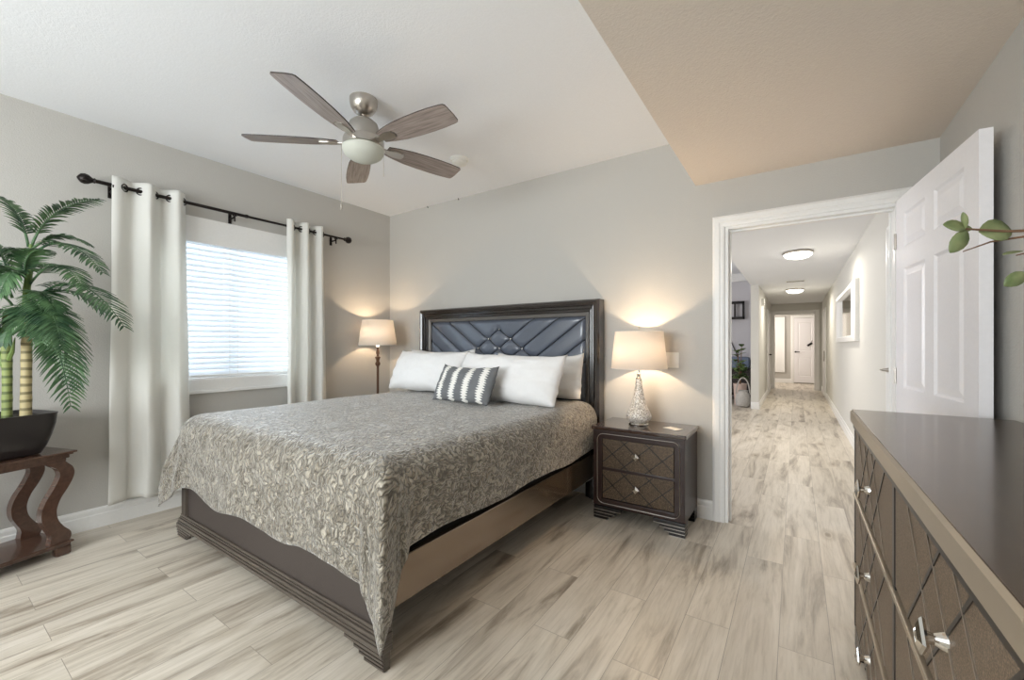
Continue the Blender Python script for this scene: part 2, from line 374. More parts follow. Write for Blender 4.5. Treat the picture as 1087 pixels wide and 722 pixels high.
# ------------------------------------------------------------------ room shell
b = nb(); box(b, -5.2, 1.6, -2.5, 17, -0.1, 0); struct('floor', b, M['floor'])
b = nb(); box(b, -4.1, -0.58, -2.4, 3.3, ZC, ZC+0.1); struct('ceiling', b, M['ceiling'])
b = nb(); box(b, -0.60, 0.75, -2.4, YN+0.001, ZS, ZC+0.1); struct('ceiling_lowered', b, M['soffit'])
# left wall with window hole: y 1.0..2.2, z .96..2.1
b = nb(); T = -4.07
box(b, T, XW, -2.4, 1.0, 0, ZC+.1); box(b, T, XW, 2.2, 3.4, 0, ZC+.1); box(b, T, XW, 1.0, 2.2, 0, 0.96); box(b, T, XW, 1.0, 2.2, 2.16, ZC+.1)
struct('wall_left', b, M['wall'])
# headboard wall with doorway x -.41...47, z<2.06
b = nb(); DX0, DX1, DZ = -0.41, 0.495, 2.062
box(b, -4.0, DX0, YN, YN+0.12, 0, ZC+.1); box(b, DX1, 0.70, YN, YN+0.12, 0, ZC+.1); box(b, DX0, DX1, YN, YN+0.12, DZ, ZC+.1)
struct('wall_back', b, M['wall'])
b = nb(); box(b, XR, XR+0.12, -2.4, YN+.05, 0, ZC+.1); struct('wall_right', b, M['wall'])
# rear wall behind the viewpoint; its wide window is added as a daylight source
b = nb(); box(b, -4.0, -3.2, YS-.12, YS, 0, ZC+.1); box(b, -0.6, 0.75, YS-.12, YS, 0, ZC+.1); box(b, -3.2, -0.6, YS-.12, YS, 0, 0.75); box(b, -3.2, -0.6, YS-.12, YS, 2.3, ZC+.1)
struct('wall_front', b, M['wall'])
b = nb()
for x0, x1, z0, z1 in ((-3.2, -0.6, 0.75, 0.82), (-3.2, -0.6, 2.23, 2.3), (-3.2, -3.13, 0.82, 2.23), (-0.67, -0.6, 0.82, 2.23), (-1.94, -1.87, 0.82, 2.23)):
    box(b, x0, x1, YS-.08, YS-.03, z0, z1)
wo = struct('added_rear_window', b, M['trim']); b = nb(); box(b, -3.13, -0.67, YS-.06, YS-.055, 0.82, 2.23); obj('pane', b, M['glass'], wo)

# baseboards (stepped profile)
def baseboard(name, fn, L0, L1, mat=None):
    b = nb(); prof = [(0, 0), (0.016, 0), (0.016, 0.088), (0.011, 0.094), (0.011, 0.118), (0.007, 0.132), (0, 0.135)]
    prism(b, prof, fn, L0, L1); return struct(name, b, mat or M['trim'])
baseboard('baseboard_left', lambda u, v, d: (XW+u, d, v), YS, YN)
baseboard('baseboard_back', lambda u, v, d: (d, YN-u, v), XW, -0.487)
baseboard('baseboard_right', lambda u, v, d: (XR-u, d, v), YS, YN)

# door casings (moulded)
def casing(name, x0, x1, z, y, s, wdt=0.075, th=0.018, mat=None):
    """s=-1: moulding stands out towards -y. x0,x1 = clear opening"""
    b = nb()
    prof = [(0, 0), (0, 0.010), (0.012, 0.013), (0.026, 0.013), (0.032, th), (wdt-0.014, th), (wdt-0.008, th-0.004), (wdt, 0.010), (wdt, 0)]
    # mitred frame: sweep profile along left, top, right
    path = [((x0, 0.0), (-1, 0)), ((x0, z), (-1, 1)), ((x1, z), (1, 1)), ((x1, 0.0), (1, 0))]
    rings = []
    for (px, pz), (ox, oz) in path:
        rings.append([b.verts.new((px+ox*u, y+s*d, pz+oz*u)) for u, d in prof])
    n = len(prof)
    for r0, r1 in zip(rings, rings[1:]):
        for i in range(n):
            j = (i+1) % n; b.faces.new((r0[i], r0[j], r1[j], r1[i]))
    b.faces.new(rings[0]); b.faces.new(list(reversed(rings[-1])))
    return struct(name, b, mat or M['trim'])
casing('trim_1', DX0-0.002, DX1+0.002, DZ, YN, -1)
casing('trim_2', DX0-0.002, DX1-0.03, DZ, YN+0.12, 1)
# door jamb lining with stop
b = nb(); box(b, DX0-.001, DX0+.02, YN+.001, YN+.119, 0, DZ); box(b, DX1-.02, DX1+.001, YN+.001, YN+.119, 0, DZ); box(b, DX0+.02, DX1-.02, YN+.001, YN+.119, DZ-.02, DZ)
box(b, DX0+.02, DX0+.032, YN+.05, YN+.085, 0, DZ-.02); box(b, DX0+.032, DX1-.02, YN+.05, YN+.085, DZ-.032, DZ-.02)
struct('trim_3', b, M['trim'])

# ------------------------------------------------------------------ panelled door leaf
def door_leaf(name, w, h, t, mat, rows, cols=2, stile=0.115):
    """leaf from x=0..w, y=-t/2..t/2, z=0..h with recessed raised-field panels on both faces"""
    b = nb(); rec = 0.009
    box(b, .002, w-.002, -t/2+rec, t/2-rec, .002, h-.002)
    mid = 0.10; pw = (w-2*stile-(cols-1)*mid)/cols
    cols_x = [(stile+i*(pw+mid), stile+i*(pw+mid)+pw) for i in range(cols)]
    xs = [0]+[c for p_ in cols_x for c in p_]+[w]
    for k in range(0, len(xs), 2): box(b, xs[k], xs[k+1], -t/2, t/2, 0, h)
    zs = [0]+[c for p_ in rows for c in p_]+[h]
    for k in range(0, len(zs), 2):
        for cx0, cx1 in cols_x: box(b, cx0, cx1, -t/2, t/2, zs[k], zs[k+1])
    for cx0, cx1 in cols_x:
        for z0, z1 in rows:
            for s in (-1, 1):
                ring = []
                for ins, dep in ((0.0, 0.0), (0.012, rec), (0.018, rec), (0.045, 0.002), (0.046, 0.002)):
                    y = s*(t/2-dep+0.0002)
                    ring.append([b.verts.new(q) for q in ((cx0+ins, y, z0+ins), (cx1-ins, y, z0+ins), (cx1-ins, y, z1-ins), (cx0+ins, y, z1-ins))])
                for r0, r1 in zip(ring, ring[1:]):
                    for i in range(4): j = (i+1) % 4; b.faces.new((r0[i], r0[j], r1[j], r1[i]))
                b.faces.new(ring[-1])
    o = struct(name, b, mat); return o
d = door_leaf('door_1', 0.905, 2.055, 0.04, M['door'], [(0.22, 0.80), (0.99, 1.65), (1.765, 1.955)])
ang = math.atan2(2.338-3.243, 0.598-0.494)
d.location = (0.497, 3.236, 0.012); d.rotation_euler = (0, 0, ang)
b = nb()
for s in (-1, 1): lathe(b, [(0.0, 0), (0.03, 0), (0.03, 0.004)], seg=24); 
b.free(); b = nb()
for s in (-1, 1):
    tube(b, [(0.84, s*0.02, 0.88), (0.84, s*0.027, 0.88)], 0.03, 20); tube(b, [(0.84, s*0.02, 0.88), (0.84, s*0.05, 0.88)], 0.011, 14)
    tube(b, [(0.84, s*0.05, 0.88), (0.84, s*0.052, 0.88), (0.74, s*0.052, 0.88)], [0.011, 0.011, 0.008], 12)
obj('door_handle', b, M['nickel'], d, smooth=True)
b = nb()
for z in (0.25, 1.05, 1.82): tube(b, [(0.0, -0.024, z-0.045), (0.0, -0.024, z+0.045)], 0.007, 10)
obj('hinge', b, M['nickel'], d, smooth=True)

# ------------------------------------------------------------------ hallway and rooms beyond
HX0, HX1, HY1 = -0.59, 0.58, 14.0
b = nb(); box(b, -0.724, 0.70, YN+.121, 16.3, ZS, ZS+0.5); struct('ceiling_hall', b, M['ceiling'])
b = nb(); box(b, -5.0, -0.724, YN+.121, 11.2, 2.9, 3.0); struct('ceiling_living', b, M['ceiling'])
b = nb(); box(b, HX1, HX1+0.12, YN+.12, HY1, 0, ZS); struct('wall_hall_right', b, M['hallwall'])
b = nb(); box(b, -0.724, HX0, 9.3, HY1, 0, ZS); struct('wall_hall_left', b, M['hallwall'])
b = nb(); box(b, -0.724, -0.52, HY1, HY1+.12, 0, ZS); box(b, 0.43, 0.70, HY1, HY1+.12, 0, ZS); box(b, -0.52, 0.43, HY1, HY1+.12, 2.10, ZS); struct('wall_hall_end', b, M['hallwall'])
b = nb(); box(b, -1.4, 1.4, 16.3, 16.4, 0, ZS+.3); struct('wall_end_room', b, M['wall'])
b = nb(); box(b, -1.5, -1.4, HY1, 16.4, 0, ZS+.3); box(b, 1.4, 1.5, HY1, 16.4, 0, ZS+.3); box(b, -1.4, -.724, HY1+0.02, HY1+.1, 0, ZS+.3);box(b, .7, 1.4, HY1+0.02, HY1+.1, 0, ZS+.3); struct('wall_end_room_side', b, M['wall'])
b = nb(); box(b, -1.4, -.724, HY1, 16.3, ZS+.2, ZS+.3); box(b, .7, 1.4, HY1, 16.3, ZS+.2, ZS+.3); struct('ceiling_end_room', b, M['ceiling'])
b = nb(); box(b, -5.0, -0.724, 11.1, 11.2, 0, 3.0); struct('wall_living_far', b, M['livingwall'])
b = nb(); box(b, -5.1, -5.0, YN, 11.2, 0, 3.0); struct('wall_living_left', b, M['livingwall'])
b = nb(); box(b, -5.0, -4.0, YN+.1, YN+.2, 0, 3.0); struct('wall_living_near', b, M['livingwall'])
b = nb(); box(b, -5.0, -0.73, 11.04, 11.1, 2.72, 2.9); struct('trim_8', b, M['trim'])
casing('trim_4', -0.52, 0.43, 2.10, HY1, -1, 0.09)
b = nb(); box(b, -0.521, -0.50, HY1, HY1+.12, 0, 2.1); box(b, 0.41, 0.431, HY1, HY1+.12, 0, 2.1); box(b, -0.50, 0.41, HY1, HY1+.12, 2.08, 2.101); struct('trim_5', b, M['trim'])
baseboard('baseboard_hall_right', lambda u, v, d: (HX1-u, d, v), YN+.14, HY1)
baseboard('baseboard_hall_left', lambda u, v, d: (HX0+u, d, v), 9.3, HY1)
baseboard('baseboard_hall_post', lambda u, v, d: (d, 9.3-u, v), -0.724, HX0)
baseboard('baseboard_end_room', lambda u, v, d: (d, 16.3-u, v), -1.4, -0.13)
# side door in the right hall wall
def side_casing(name, x, s, y0, y1, z):
    b = nb()
    for a0, a1 in ((y0-.085, y0), (y1, y1+.085)): box(b, x, x+s*.018, a0, a1, 0, z+.085, 0.003); box(b, x+s*.018, x+s*.024, a0+.02, a1-.03, 0, z+.06, 0.002)
    box(b, x, x+s*.018, y0, y1, z, z+.085, 0.003)
    return struct(name, b, M['trim'])
side_casing('trim_6', HX1, -1, 3.47, 4.10, 2.03)
b = nb(); box(b, HX1-.012, HX1-.001, 3.47, 4.10, 0.01, 2.03); sd = struct('door_2', b, M['door'])
b = nb(); tube(b, [(HX1-.012, 3.98, 1.06), (HX1-.055, 3.98, 1.06), (HX1-.06, 3.98, 1.06), (HX1-.06, 4.09, 1.055)], [.022, .010, .011, .008], 12); obj('door_handle', b, M['nickel'], sd, smooth=True)
b = nb(); box(b, HX1-.03, HX1-.012, 3.96, 4.0, 1.10, 1.15, .004); obj('lock_plate', b, M['nickel'], sd)
side_casing('trim_7', HX1, -1, 12.2, 13.0, 2.03)
b = nb(); box(b, HX1-.01, HX1-.001, 12.2, 13.0, 0.01, 2.03); sd = struct('door_3', b, M['door'])
b = nb(); box(b, HX1-.05, HX1-.01, 12.28, 12.34, 0.85, 1.1, .01); obj('door_handle', b, M['nickel'], sd)
side_casing('trim_9', HX0, 1, 12.2, 13.0, 2.03)
b = nb(); box(b, HX0+.001, HX0+.01, 12.2, 13.0, 0.01, 2.03); sd = struct('door_4', b, M['door'])
b = nb(); tube(b, [(HX0+.01, 12.9, .98), (HX0+.06, 12.9, .98), (HX0+.06, 12.8, .98)], [.02, .012, .01], 10); obj('door_handle', b, M['black_metal'], sd, smooth=True)
# end room closet door and wall panel
ed = door_leaf('door_5', 0.56, 2.06, 0.035, M['door'], [(0.20, 0.82), (1.0, 1.92)], 1, 0.1)
ed.location = (-0.05, 16.27, 0.03)
b = nb(); tube(b, [(0.04, -0.0175, .98), (0.04, -0.07, .98), (0.15, -0.07, .98)], [.028, .014, .012], 10); obj('door_handle', b, M['black_metal'], ed, smooth=True)
casing('trim_10', -0.055, 0.515, 2.10, 16.3, -1, 0.08)
b = nb()
box(b, -0.62, -0.30, 16.27, 16.299, 0.34, 2.14); box(b, -0.62, -0.30, 16.255, 16.27, 1.72, 1.80); box(b, -0.62, -0.30, 16.255, 16.27, 2.04, 2.14)
box(b, -0.62, -0.58, 16.255, 16.27, 0.34, 1.72); box(b, -0.34, -0.30, 16.255, 16.27, 0.34, 1.72); box(b, -0.58, -0.34, 16.255, 16.27, 0.34, 0.42)
struct('trim_11', b, M['trim'])
t = thing('hanging_tag', 'small black tag hanging high on the far closet door at the hall end', 'tag', (0.36, 16.245, 1.25))
b = nb(); obox(b, Vector((0, -0.004, 0)), Vector((.8, 0, .6)), Vector((0, 1, 0)), Vector((-.6, 0, .8)), .15, .012, .06); obj('tag_body', b, M['black'], t)
b = nb(); tube(b, [(0.03, -.004, 0.02), (0.06, 0.0, 0.13)], .006, 6); obj('string', b, M['black'], t)

# ------------------------------------------------------------------ left window
b = nb(); xf = XW
# casing boards around the opening, deep head board and apron
box(b, xf, xf+.016, 0.92, 1.0, 0.96, 2.05, .003); box(b, xf, xf+.016, 2.2, 2.28, 0.96, 2.05, .003)
box(b, xf, xf+.018, 0.92, 2.28, 2.05, 2.25, .003)
box(b, xf, xf+.018, 0.92, 2.28, 0.875, 0.965, .003); box(b, xf, xf+.028, 0.90, 2.30, 0.852, 0.876, .004)
# jamb lining
box(b, -4.069, xf, 1.0, 1.012, 0.96, 2.16); box(b, -4.069, xf, 2.188, 2.2, 0.96, 2.16); box(b, -4.069, xf, 1.012, 2.188, 0.955, 0.972); box(b, -4.069, xf, 1.012, 2.188, 2.148, 2.161)
win = struct('window_1', b, M['trim'])
b = nb(); x0, x1 = -4.055, -4.02
for y0, y1, z0, z1 in ((1.012, 1.055, .972, 2.148), (2.145, 2.188, .972, 2.148), (1.055, 2.145, .972, 1.02), (1.055, 2.145, 2.10, 2.148), (1.575, 1.635, 1.02, 2.10)): box(b, x0, x1, y0, y1, z0, z1, .002)
obj('window_frame', b, M['trim'], win)
b = nb(); box(b, -4.04, -4.036, 1.055, 1.575, 1.02, 2.10); box(b, -4.04, -4.036, 1.635, 2.145, 1.02, 2.10); obj('pane', b, M['glass'], win)
bl = thing('window_blind', 'white horizontal slat blind lowered inside the curtained window', 'blind', (-3.967, 1.6, 0.975))
b = nb(); z = 0.04
while z < 1.12:
    c = Vector((0, 0, z)); a = math.radians(50)
    obox(b, c, Vector((math.cos(a), 0, -math.sin(a))), Vector((0, 1, 0)), Vector((math.sin(a), 0, math.cos(a))), 0.05, 1.168, 0.003); z += 0.0435
obj('slats', b, M['slat'], bl)
b = nb(); box(b, -.026, .026, -.585, .585, .003, .022, .004); obj('bottom_rail', b, M['trim'], bl)
b = nb(); box(b, -.03, .03, -.585, .585, 1.12, 1.17, .004); obj('head_rail', b, M['trim'], bl)
b = nb()
for y in (-.42, -.02, .04, .42): tube(b, [(.034, y, .02), (.034, y, 1.12)], .0016, 5)
obj('cords', b, M['white_plastic'], bl)

# ------------------------------------------------------------------ curtain rod and curtains
XROD, ZROD = -3.835, 2.322
rod = thing('curtain_rod', 'black metal curtain rod with ball finials above the window', 'curtain rod', (XROD, 1.667, ZROD))
b = nb(); tube(b, [(0, -.92, 0), (0, .0, 0)], .0125, 14); tube(b, [(0, 0, 0), (0, .92, 0)], .010, 14); lathe(b, [(0.014, -.012), (.016, 0), (.014, .012)], (0, 0, 0), 14)
obj('pole', b, M['black_metal'], rod, smooth=True)
for s in (-1, 1):
    b = nb(); prof = [(0.013, 0), (.018, .004), (.013, .012), (.017, .018), (.029, .035), (.033, .052), (.028, .070), (.012, .083), (0.003, .088)]
    n = 24; rings = [[b.verts.new((r*math.cos(6.2832*i/n)*(1+.05*math.cos(i*math.pi)), s*(.92+z), r*math.sin(6.2832*i/n)*(1+.05*math.cos(i*math.pi)))) for i in range(n)] for r, z in prof]
    for r0, r1 in zip(rings, rings[1:]):
        for i in range(n): b.faces.new((r0[i], r0[(i+1) % n], r1[(i+1) % n], r1[i]))
    obj('finial', b, M['black_metal'], rod, smooth=True)
for y in (-.83, -.09, .83):
    b = nb(); tube(b, [(0, y, 0), (0, y, -.02)], .017, 12); tube(b, [(0, y, -.02), (-.02, y, -.03), (-.085, y, -.03)], .007, 8)
    box(b, -.094, -.086, y-.012, y+.012, -.07, .02, .002); tube(b, [(.0, y, -.015), (.0, y, -.065)], .006, 8)
    obj('bracket', b, M['black_metal'], rod, smooth=True)
def curtain(label, y0, y1, zb, folds, amp, phase, flat, top=2.385, yb0=0, yb1=0, lean=0.0):
    t = thing('curtain', label, 'curtain', (XROD, (y0+y1)/2, 0), 0, 'curtain panels on the rod')
    yc = (y0+y1)/2
    def f(u, v):
        z = top + (zb-top)*v
        ya = y0 + yb0*v; yb = y1 + yb1*v
        if flat: uu = u if u > flat else u
        y = ya+(yb-ya)*u
        ph = 2*math.pi*folds*(u**(1.0 if not flat else 0.62 if False else 1.0)) + phase
        if flat and u < flat: a = amp*(0.45+0.55*(u/flat)) if v < .1 else amp*(.35+.65*(u/flat))
        else: a = amp
        x = a*math.sin(ph)*(1-0.15*v) + 0.010*noise.noise(Vector((u*4, v*2.5, phase)))
        y += 0.012*math.sin(ph*2+v*2)*v + 0.012*noise.noise(Vector((v*3, u*2, 7+phase)))*v
        x += 0.004*noise.noise(Vector((u*14, v*10, phase)))
        return (x+lean*v, y-yc, z+0.012*math.sin(u*7)*v)
    b = nb(); grid(b, 90, 70, f)
    obj('fabric_panel', b, M['curtain'], t, smooth='all', solid=0.004)
    # ring grommets where the fabric crosses the rod
    k = 0; n = int(folds*2+1)
    for i in range(n+1):
        u = (i*math.pi-phase)/(2*math.pi*folds)
        if not (0.03 < u < 0.99): continue
        b = nb(); y = y0+(y1-y0)*u-yc
        tl = math.radians(35 if i % 2 else -35); pts = []
        ax = Vector((math.cos(tl+R90), math.sin(tl+R90), 0))
        for q in range(17):
            a_ = q/16*2*math.pi; pts.append(Vector((0, y, ZROD))+ax*0.024*math.cos(a_)+Vector((0, 0, 0.024*math.sin(a_))))
        tube(b, pts, .0045, 6, False); obj('grommet', b, M['black_metal'], t, smooth=True)
    return t
curtain('ivory grommet curtain left of the window, hanging nearly to the floor', 0.825, 1.245, 0.155, 2.5, 0.040, 0.6, 0.45, yb0=-.02, yb1=.03)
curtain('ivory grommet curtain on the corner side of the window, hem behind the bed', 2.0, 2.36, 0.16, 2.5, 0.040, 0.2, 0, yb1=.03)

# ------------------------------------------------------------------ bed frame
BX0, BX1, BYF = -3.31, -1.29, 1.05
bed = thing('bed', 'king bed with dark glossy wood frame and tufted leather headboard', 'bed', (-2.3, 1.05, 0))
OX, OY = -2.3, 1.05
def bbox_(b, x0, x1, y0, y1, z0, z1, bev=0.0): box(b, x0-OX, x1-OX, y0-OY, y1-OY, z0, z1, bev)
def stepped_bar(b, x0, x1, ysteps):
    for y0, y1, z0, z1 in ysteps: bbox_(b, x0, x1, y0, y1, z0, z1, .004)
b = nb()
stepped_bar(b, BX0-.02, BX1+.005, [(1.026, 1.078, .068, .088), (1.032, 1.078, .086, .098), (1.037, 1.078, .097, .115), (1.045, 1.078, .114, .124), (1.050, 1.078, .123, .138)])
obj('base_moulding', b, M['bedwood'], bed)
b = nb(); bbox_(b, BX0+.07, BX1-.07, 1.060, 1.074, .13, .60); obj('footboard_panel', b, M['gunleather'], bed)
for sx in (-1, 1):
    b = nb(); xa = BX0 if sx < 0 else BX1-.075
    bbox_(b, xa, xa+.075, 1.054, 1.078, .13, .55, .003)
    for k in range(4): bbox_(b, xa+.006+k*.017, xa+.018+k*.017, 1.046, 1.056, .138, .55, .004)
    obj('foot_post', b, M['bedwood'], bed)
b = nb(); bbox_(b, BX0+.07, BX1-.07, 1.050, 1.078, .50, .55, .004); obj('footboard_rail', b, M['bedwood'], bed)
def stepfoot(b, xo, s, y0, y1):
    """stepped bracket foot growing inwards (s) from outer x"""
    ws = [(0.0, .017, .125), (.017, .033, .155), (.033, .050, .185), (.050, .070, .245)]
    for i, (z0, z1, wd) in enumerate(ws):
        ya = y0-0.002*i
        bbox_(b, min(xo, xo+s*wd), max(xo, xo+s*wd), ya+.006, y1, z0, z1, .0015)
        bbox_(b, min(xo, xo+s*(wd-.008)), max(xo, xo+s*(wd-.008)), ya, ya+.006, z0+.004, z1-.004, .002)
for xo, s in ((BX1+.004, -1), (BX0-.018, 1)):
    b = nb(); stepfoot(b, xo, s, 1.032, 1.066); obj('foot', b, M['bedwood'], bed)
for xa in (BX0+.002, BX1-.032):
    b = nb(); bbox_(b, xa, xa+.03, 1.078, 3.10, .215, .398, .004); obj('side_rail', b, M['railwood'], bed)
b = nb(); bbox_(b, BX0+.03, BX1-.03, 1.13, 3.08, .23, .25)
obj('slat_base', b, M['black'], bed)
for x in (-2.9, -2.3, -1.7): b = nb(); bbox_(b, x-.03, x+.03, 2.0, 2.06, 0, .23); obj('support_leg', b, M['black'], bed)
# headboard: stepped frame + tufted leather
HZ = 1.606; HY = 3.235
b = nb()
fw = 0.135
# profile across frame width (u from outer edge inwards, d forward from back)
prof = [(0, 0), (0, .095), (.012, .112), (.030, .120), (.046, .112), (.050, .098), (.058, .100), (.070, .098), (.074, .084), (.082, .086), (.094, .084), (.098, .070), (fw, .062), (fw, 0)]
path = [((BX0, 0), (1, 0)), ((BX0, HZ), (1, -1)), ((BX1, HZ), (-1, -1)), ((BX1, 0), (-1, 0))]
rings = [[b.verts.new((px+ox*u-OX, HY-d_-OY, pz+oz*u)) for u, d_ in prof] for (px, pz), (ox, oz) in path]
n = len(prof)
for r0, r1 in zip(rings, rings[1:]):
    for i in range(n): j = (i+1) % n; b.faces.new((r0[i], r0[j], r1[j], r1[i]))
b.faces.new(rings[0]); b.faces.new(list(reversed(rings[-1])))
hf = obj('headboard_frame', b, M['hbframe'], bed)
b = nb(); pb = [(.099, .060), (.099, .074), (.104, .077), (.128, .070), (.133, .064), (.133, .060)]
path = [((BX0, .3), (1, 0)), ((BX0, HZ), (1, -1)), ((BX1, HZ), (-1, -1)), ((BX1, .3), (-1, 0))]
rings = [[b.verts.new((px+ox*u-OX, HY-d_-OY, pz+oz*u)) for u, d_ in pb] for (px, pz), (ox, oz) in path]
for r0, r1 in zip(rings, rings[1:]):
    for i in range(6): j = (i+1) % 6; b.faces.new((r0[i], r0[j], r1[j], r1[i]))
b.faces.new(rings[0]); b.faces.new(list(reversed(rings[-1])))
obj('inner_band', b, M['pewter'], hf)
b = nb(); PX0, PX1, PZ0, PZ1 = BX0+fw-.004, BX1-fw+.004, 0.45, HZ-fw+.004
cxm = (PX0+PX1)/2; DXB, DZB, ZB0 = 0.127, 0.0895, 1.384
btn = []
for r in range(6):
    for k in range(r+1): 
        if r < 5: btn.append((cxm+(2*k-r)*DXB, ZB0-r*DZB))
slope = DZB/DXB; cl = math.cos(math.atan(slope))
def groove_lines():
    L_ = []
    # each line: point, direction (+1 up-right, -1 up-left), x-range
    for r in range(6):
        # left outer family: from left-edge button of row r upward-left to the border, and continuing down-right
        L_.append((cxm-r*DXB, ZB0-r*DZB, -slope, -99, 99))
        L_.append((cxm+r*DXB, ZB0-r*DZB, slope, -99, 99))
    return L_
def depthf(x, z):
    dmin = 9
    for r in range(0, 6):
        # line going through left-edge button r with slope -slope (up-left); valid above row r on left, below everywhere
        zl = ZB0-r*DZB
        dx = x-(cxm-r*DXB); dd = abs((z-zl)+slope*dx)*cl
        if (r > 0 or z < ZB0+.002) : dmin = min(dmin, dd)
        dx = x-(cxm+r*DXB); dd = abs((z-zl)-slope*dx)*cl
        if (r > 0 or z < ZB0+.002): dmin = min(dmin, dd)
    g = math.exp(-(dmin/.006)**2)*.012 + math.exp(-(dmin/.028)**2)*.007
    for bx, bz in btn:
        q = (x-bx)**2+(z-bz)**2; g += .016*math.exp(-q/.0009)
    e = min(x-PX0, PX1-x, PZ1-z)
    g += .022*math.exp(-(max(e, 0)/.018)**2)
    return g
def f(u, v):
    x = PX0+(PX1-PX0)*u; z = PZ0+(PZ1-PZ0)*v
    if v < 0.35: return (x-OX, HY-.060-OY, z)
    return (x-OX, HY-.078+depthf(x, z)-OY, z)
vs_ = grid(b, 400, 230, f)
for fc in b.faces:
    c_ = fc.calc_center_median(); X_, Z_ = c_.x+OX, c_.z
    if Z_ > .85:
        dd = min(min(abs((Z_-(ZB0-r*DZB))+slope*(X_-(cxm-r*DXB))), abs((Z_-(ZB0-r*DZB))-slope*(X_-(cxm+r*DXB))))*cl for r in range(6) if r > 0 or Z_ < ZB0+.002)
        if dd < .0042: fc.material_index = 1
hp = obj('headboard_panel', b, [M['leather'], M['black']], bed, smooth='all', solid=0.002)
for bx, bz in btn[:10]:
    b = nb(); bmesh.ops.create_uvsphere(b, u_segments=12, v_segments=8, radius=.0085, matrix=Matrix.Translation((bx-OX, HY-.056-OY, bz)) @ Matrix.Diagonal((1, .6, 1, 1)))
    o = obj('button', b, M['chrome'], hp, smooth=True)
b = nb(); bbox_(b, BX0+.1, BX1-.1, 3.19, 3.225, .3, 1.5); obj('headboard_backing', b, M['black'], bed)

# box spring and mattress
b = nb(); box(b, -3.26, -1.335, 1.135, 3.085, .252, .47, .02); tag(obj('box_spring', b, M['dark_fabric']), 'dark box spring glimpsed between the bed side rail and bedspread hem', 'box spring')
b = nb(); box(b, -3.25, -1.35, 1.135, 3.085, .472, .755, .06); tag(obj('mattress', b, M['pillow'], smooth=True), 'thick mattress lying on the box spring under the quilted bedspread', 'mattress')

# bedspread
b = nb(); SX0, SX1, SY0, SY1, ZT, RR = -3.315, -1.275, 1.022, 3.04, .792, .125
L0 = math.pi*RR/2
FX0, FX1, FY0 = SX0+RR, SX1-RR, SY0+RR
dropL, dropR, dropF = L0+.23, L0+.222, L0+.345
wx = (FX1-FX0)+dropL+dropR; wy = (SY1-FY0)+dropF
def spr(u, v):
    cx = FX0-dropL+wx*u; cy = SY1-wy*v
    ox = max(0, cx-FX1) or -max(0, FX0-cx); oy = max(0, FY0-cy)
    bx = min(max(cx, FX0), FX1); by = max(cy, FY0)
    d_ = math.hypot(ox, oy)
    if d_ < 1e-6:
        e = min(cx-FX0, FX1-cx, cy-FY0)
        z = ZT + .012*noise.noise(Vector((cx*1.3, cy*1.1, 0))) + .004*noise.noise(Vector((cx*6, cy*3, 2))) - .006*math.exp(-e/.12)
        return (cx, cy, z)
    qx, qy = ox/(dropR if ox > 0 else dropL), -oy/dropF; qn = math.hypot(qx, qy)
    dx, dy = qx/qn, qy/qn
    corner = abs(2*dx*dy)
    # scalloped hem
    if d_ > L0*.5:
        k = (d_-L0*.5)
        d2 = d_ + k*(.05*math.sin(cx*9+1)*(1 if oy > abs(ox) else .25) + .035*math.sin(cy*8))
    else: d2 = d_
    if d2 < L0: h = RR*math.sin(d2/RR); v_ = RR*(1-math.cos(d2/RR))
    else:
        e = d2-L0
        fl = (.16 if ox < 0 else .03)*corner**1.5 + .025
        if ox > 0: e *= 1+.22*corner
        h = RR+fl*e; v_ = RR+e*math.sqrt(max(.2, 1-fl*fl))
        # soft folds in hanging part
        wv = .016*math.sin(cx*7.0)*(abs(dy)) + .008*math.sin(cy*9.0+.6)*(abs(dx)) + .012*noise.noise(Vector((cx*4, cy*4, 3)))
        if ox > 0: wv = max(wv, 0)
        wv += .022*corner*math.sin(math.atan2(oy, abs(ox))*9)
        h += max(-.008, wv)*min(1, e/.2)
    h *= max(abs(dx), abs(dy))**(-1.0 if ox > 0 else -.62)
    x = bx+dx*h; y = by+dy*h
    z = ZT - v_ + .012*noise.noise(Vector((bx*1.3, by*1.1, 0))) - .006
    if z < .09: z = .09 + (z-.09)*.1
    n_ = .004*noise.noise(Vector((cx*9, cy*9, 5)))
    return (x+dx*n_, y+dy*n_, z)
grid(b, 230, 230, spr, lambda u, v: (wx*u, wy*v))
sp = obj('bedspread', b, M['spread'], smooth='all', solid=0.008)
tag(sp, 'grey taupe quilted bedspread draped over the bed', 'bedspread')

# pillows
def pillow_bm(w_, h_, t_, seed, pinch=.5, flop=.0):
    b = nb(); n_, m_ = 44, 30
    def pt(s):
        def f(u, v):
            a = 2*u-1; c = 2*v-1
            ea = (1-abs(a)**3.2); ec = (1-abs(c)**3.0)
            th = t_/2*max(0, ea)**.55*max(0, ec)**.55
            # sides bow in between corners
            x = a*w_/2*(1-.05*(1-c*c)*pinch*0.6*abs(a)); z = c*h_/2*(1-.16*(1-a*a)*pinch*0.9*max(c, 0))+(.022*abs(a)**5*max(c, 0)**3)
            wr = .010*noise.noise(Vector((a*3+seed, c*3, s*2.0)))+.006*noise.noise(Vector((a*8+seed, c*5, s*5.0)))
            wr += .007*math.sin(6*(a*.8+c)+seed)*noise.noise(Vector((a*2, c*2, seed)))
            return (x+.01*noise.noise(Vector((c*4, a*2, seed))), s*(th+wr*min(1, th/.03)) , z+h_/2+.012*noise.noise(Vector((a*2.5, seed, 0))))
        return f
    v1 = grid(b, n_, m_, pt(-1), lambda u, v: (u, v)); v2 = grid(b, n_, m_, pt(1), lambda u, v: (u, v))
    bmesh.ops.remove_doubles(b, verts=b.verts, dist=.0012)
    return b
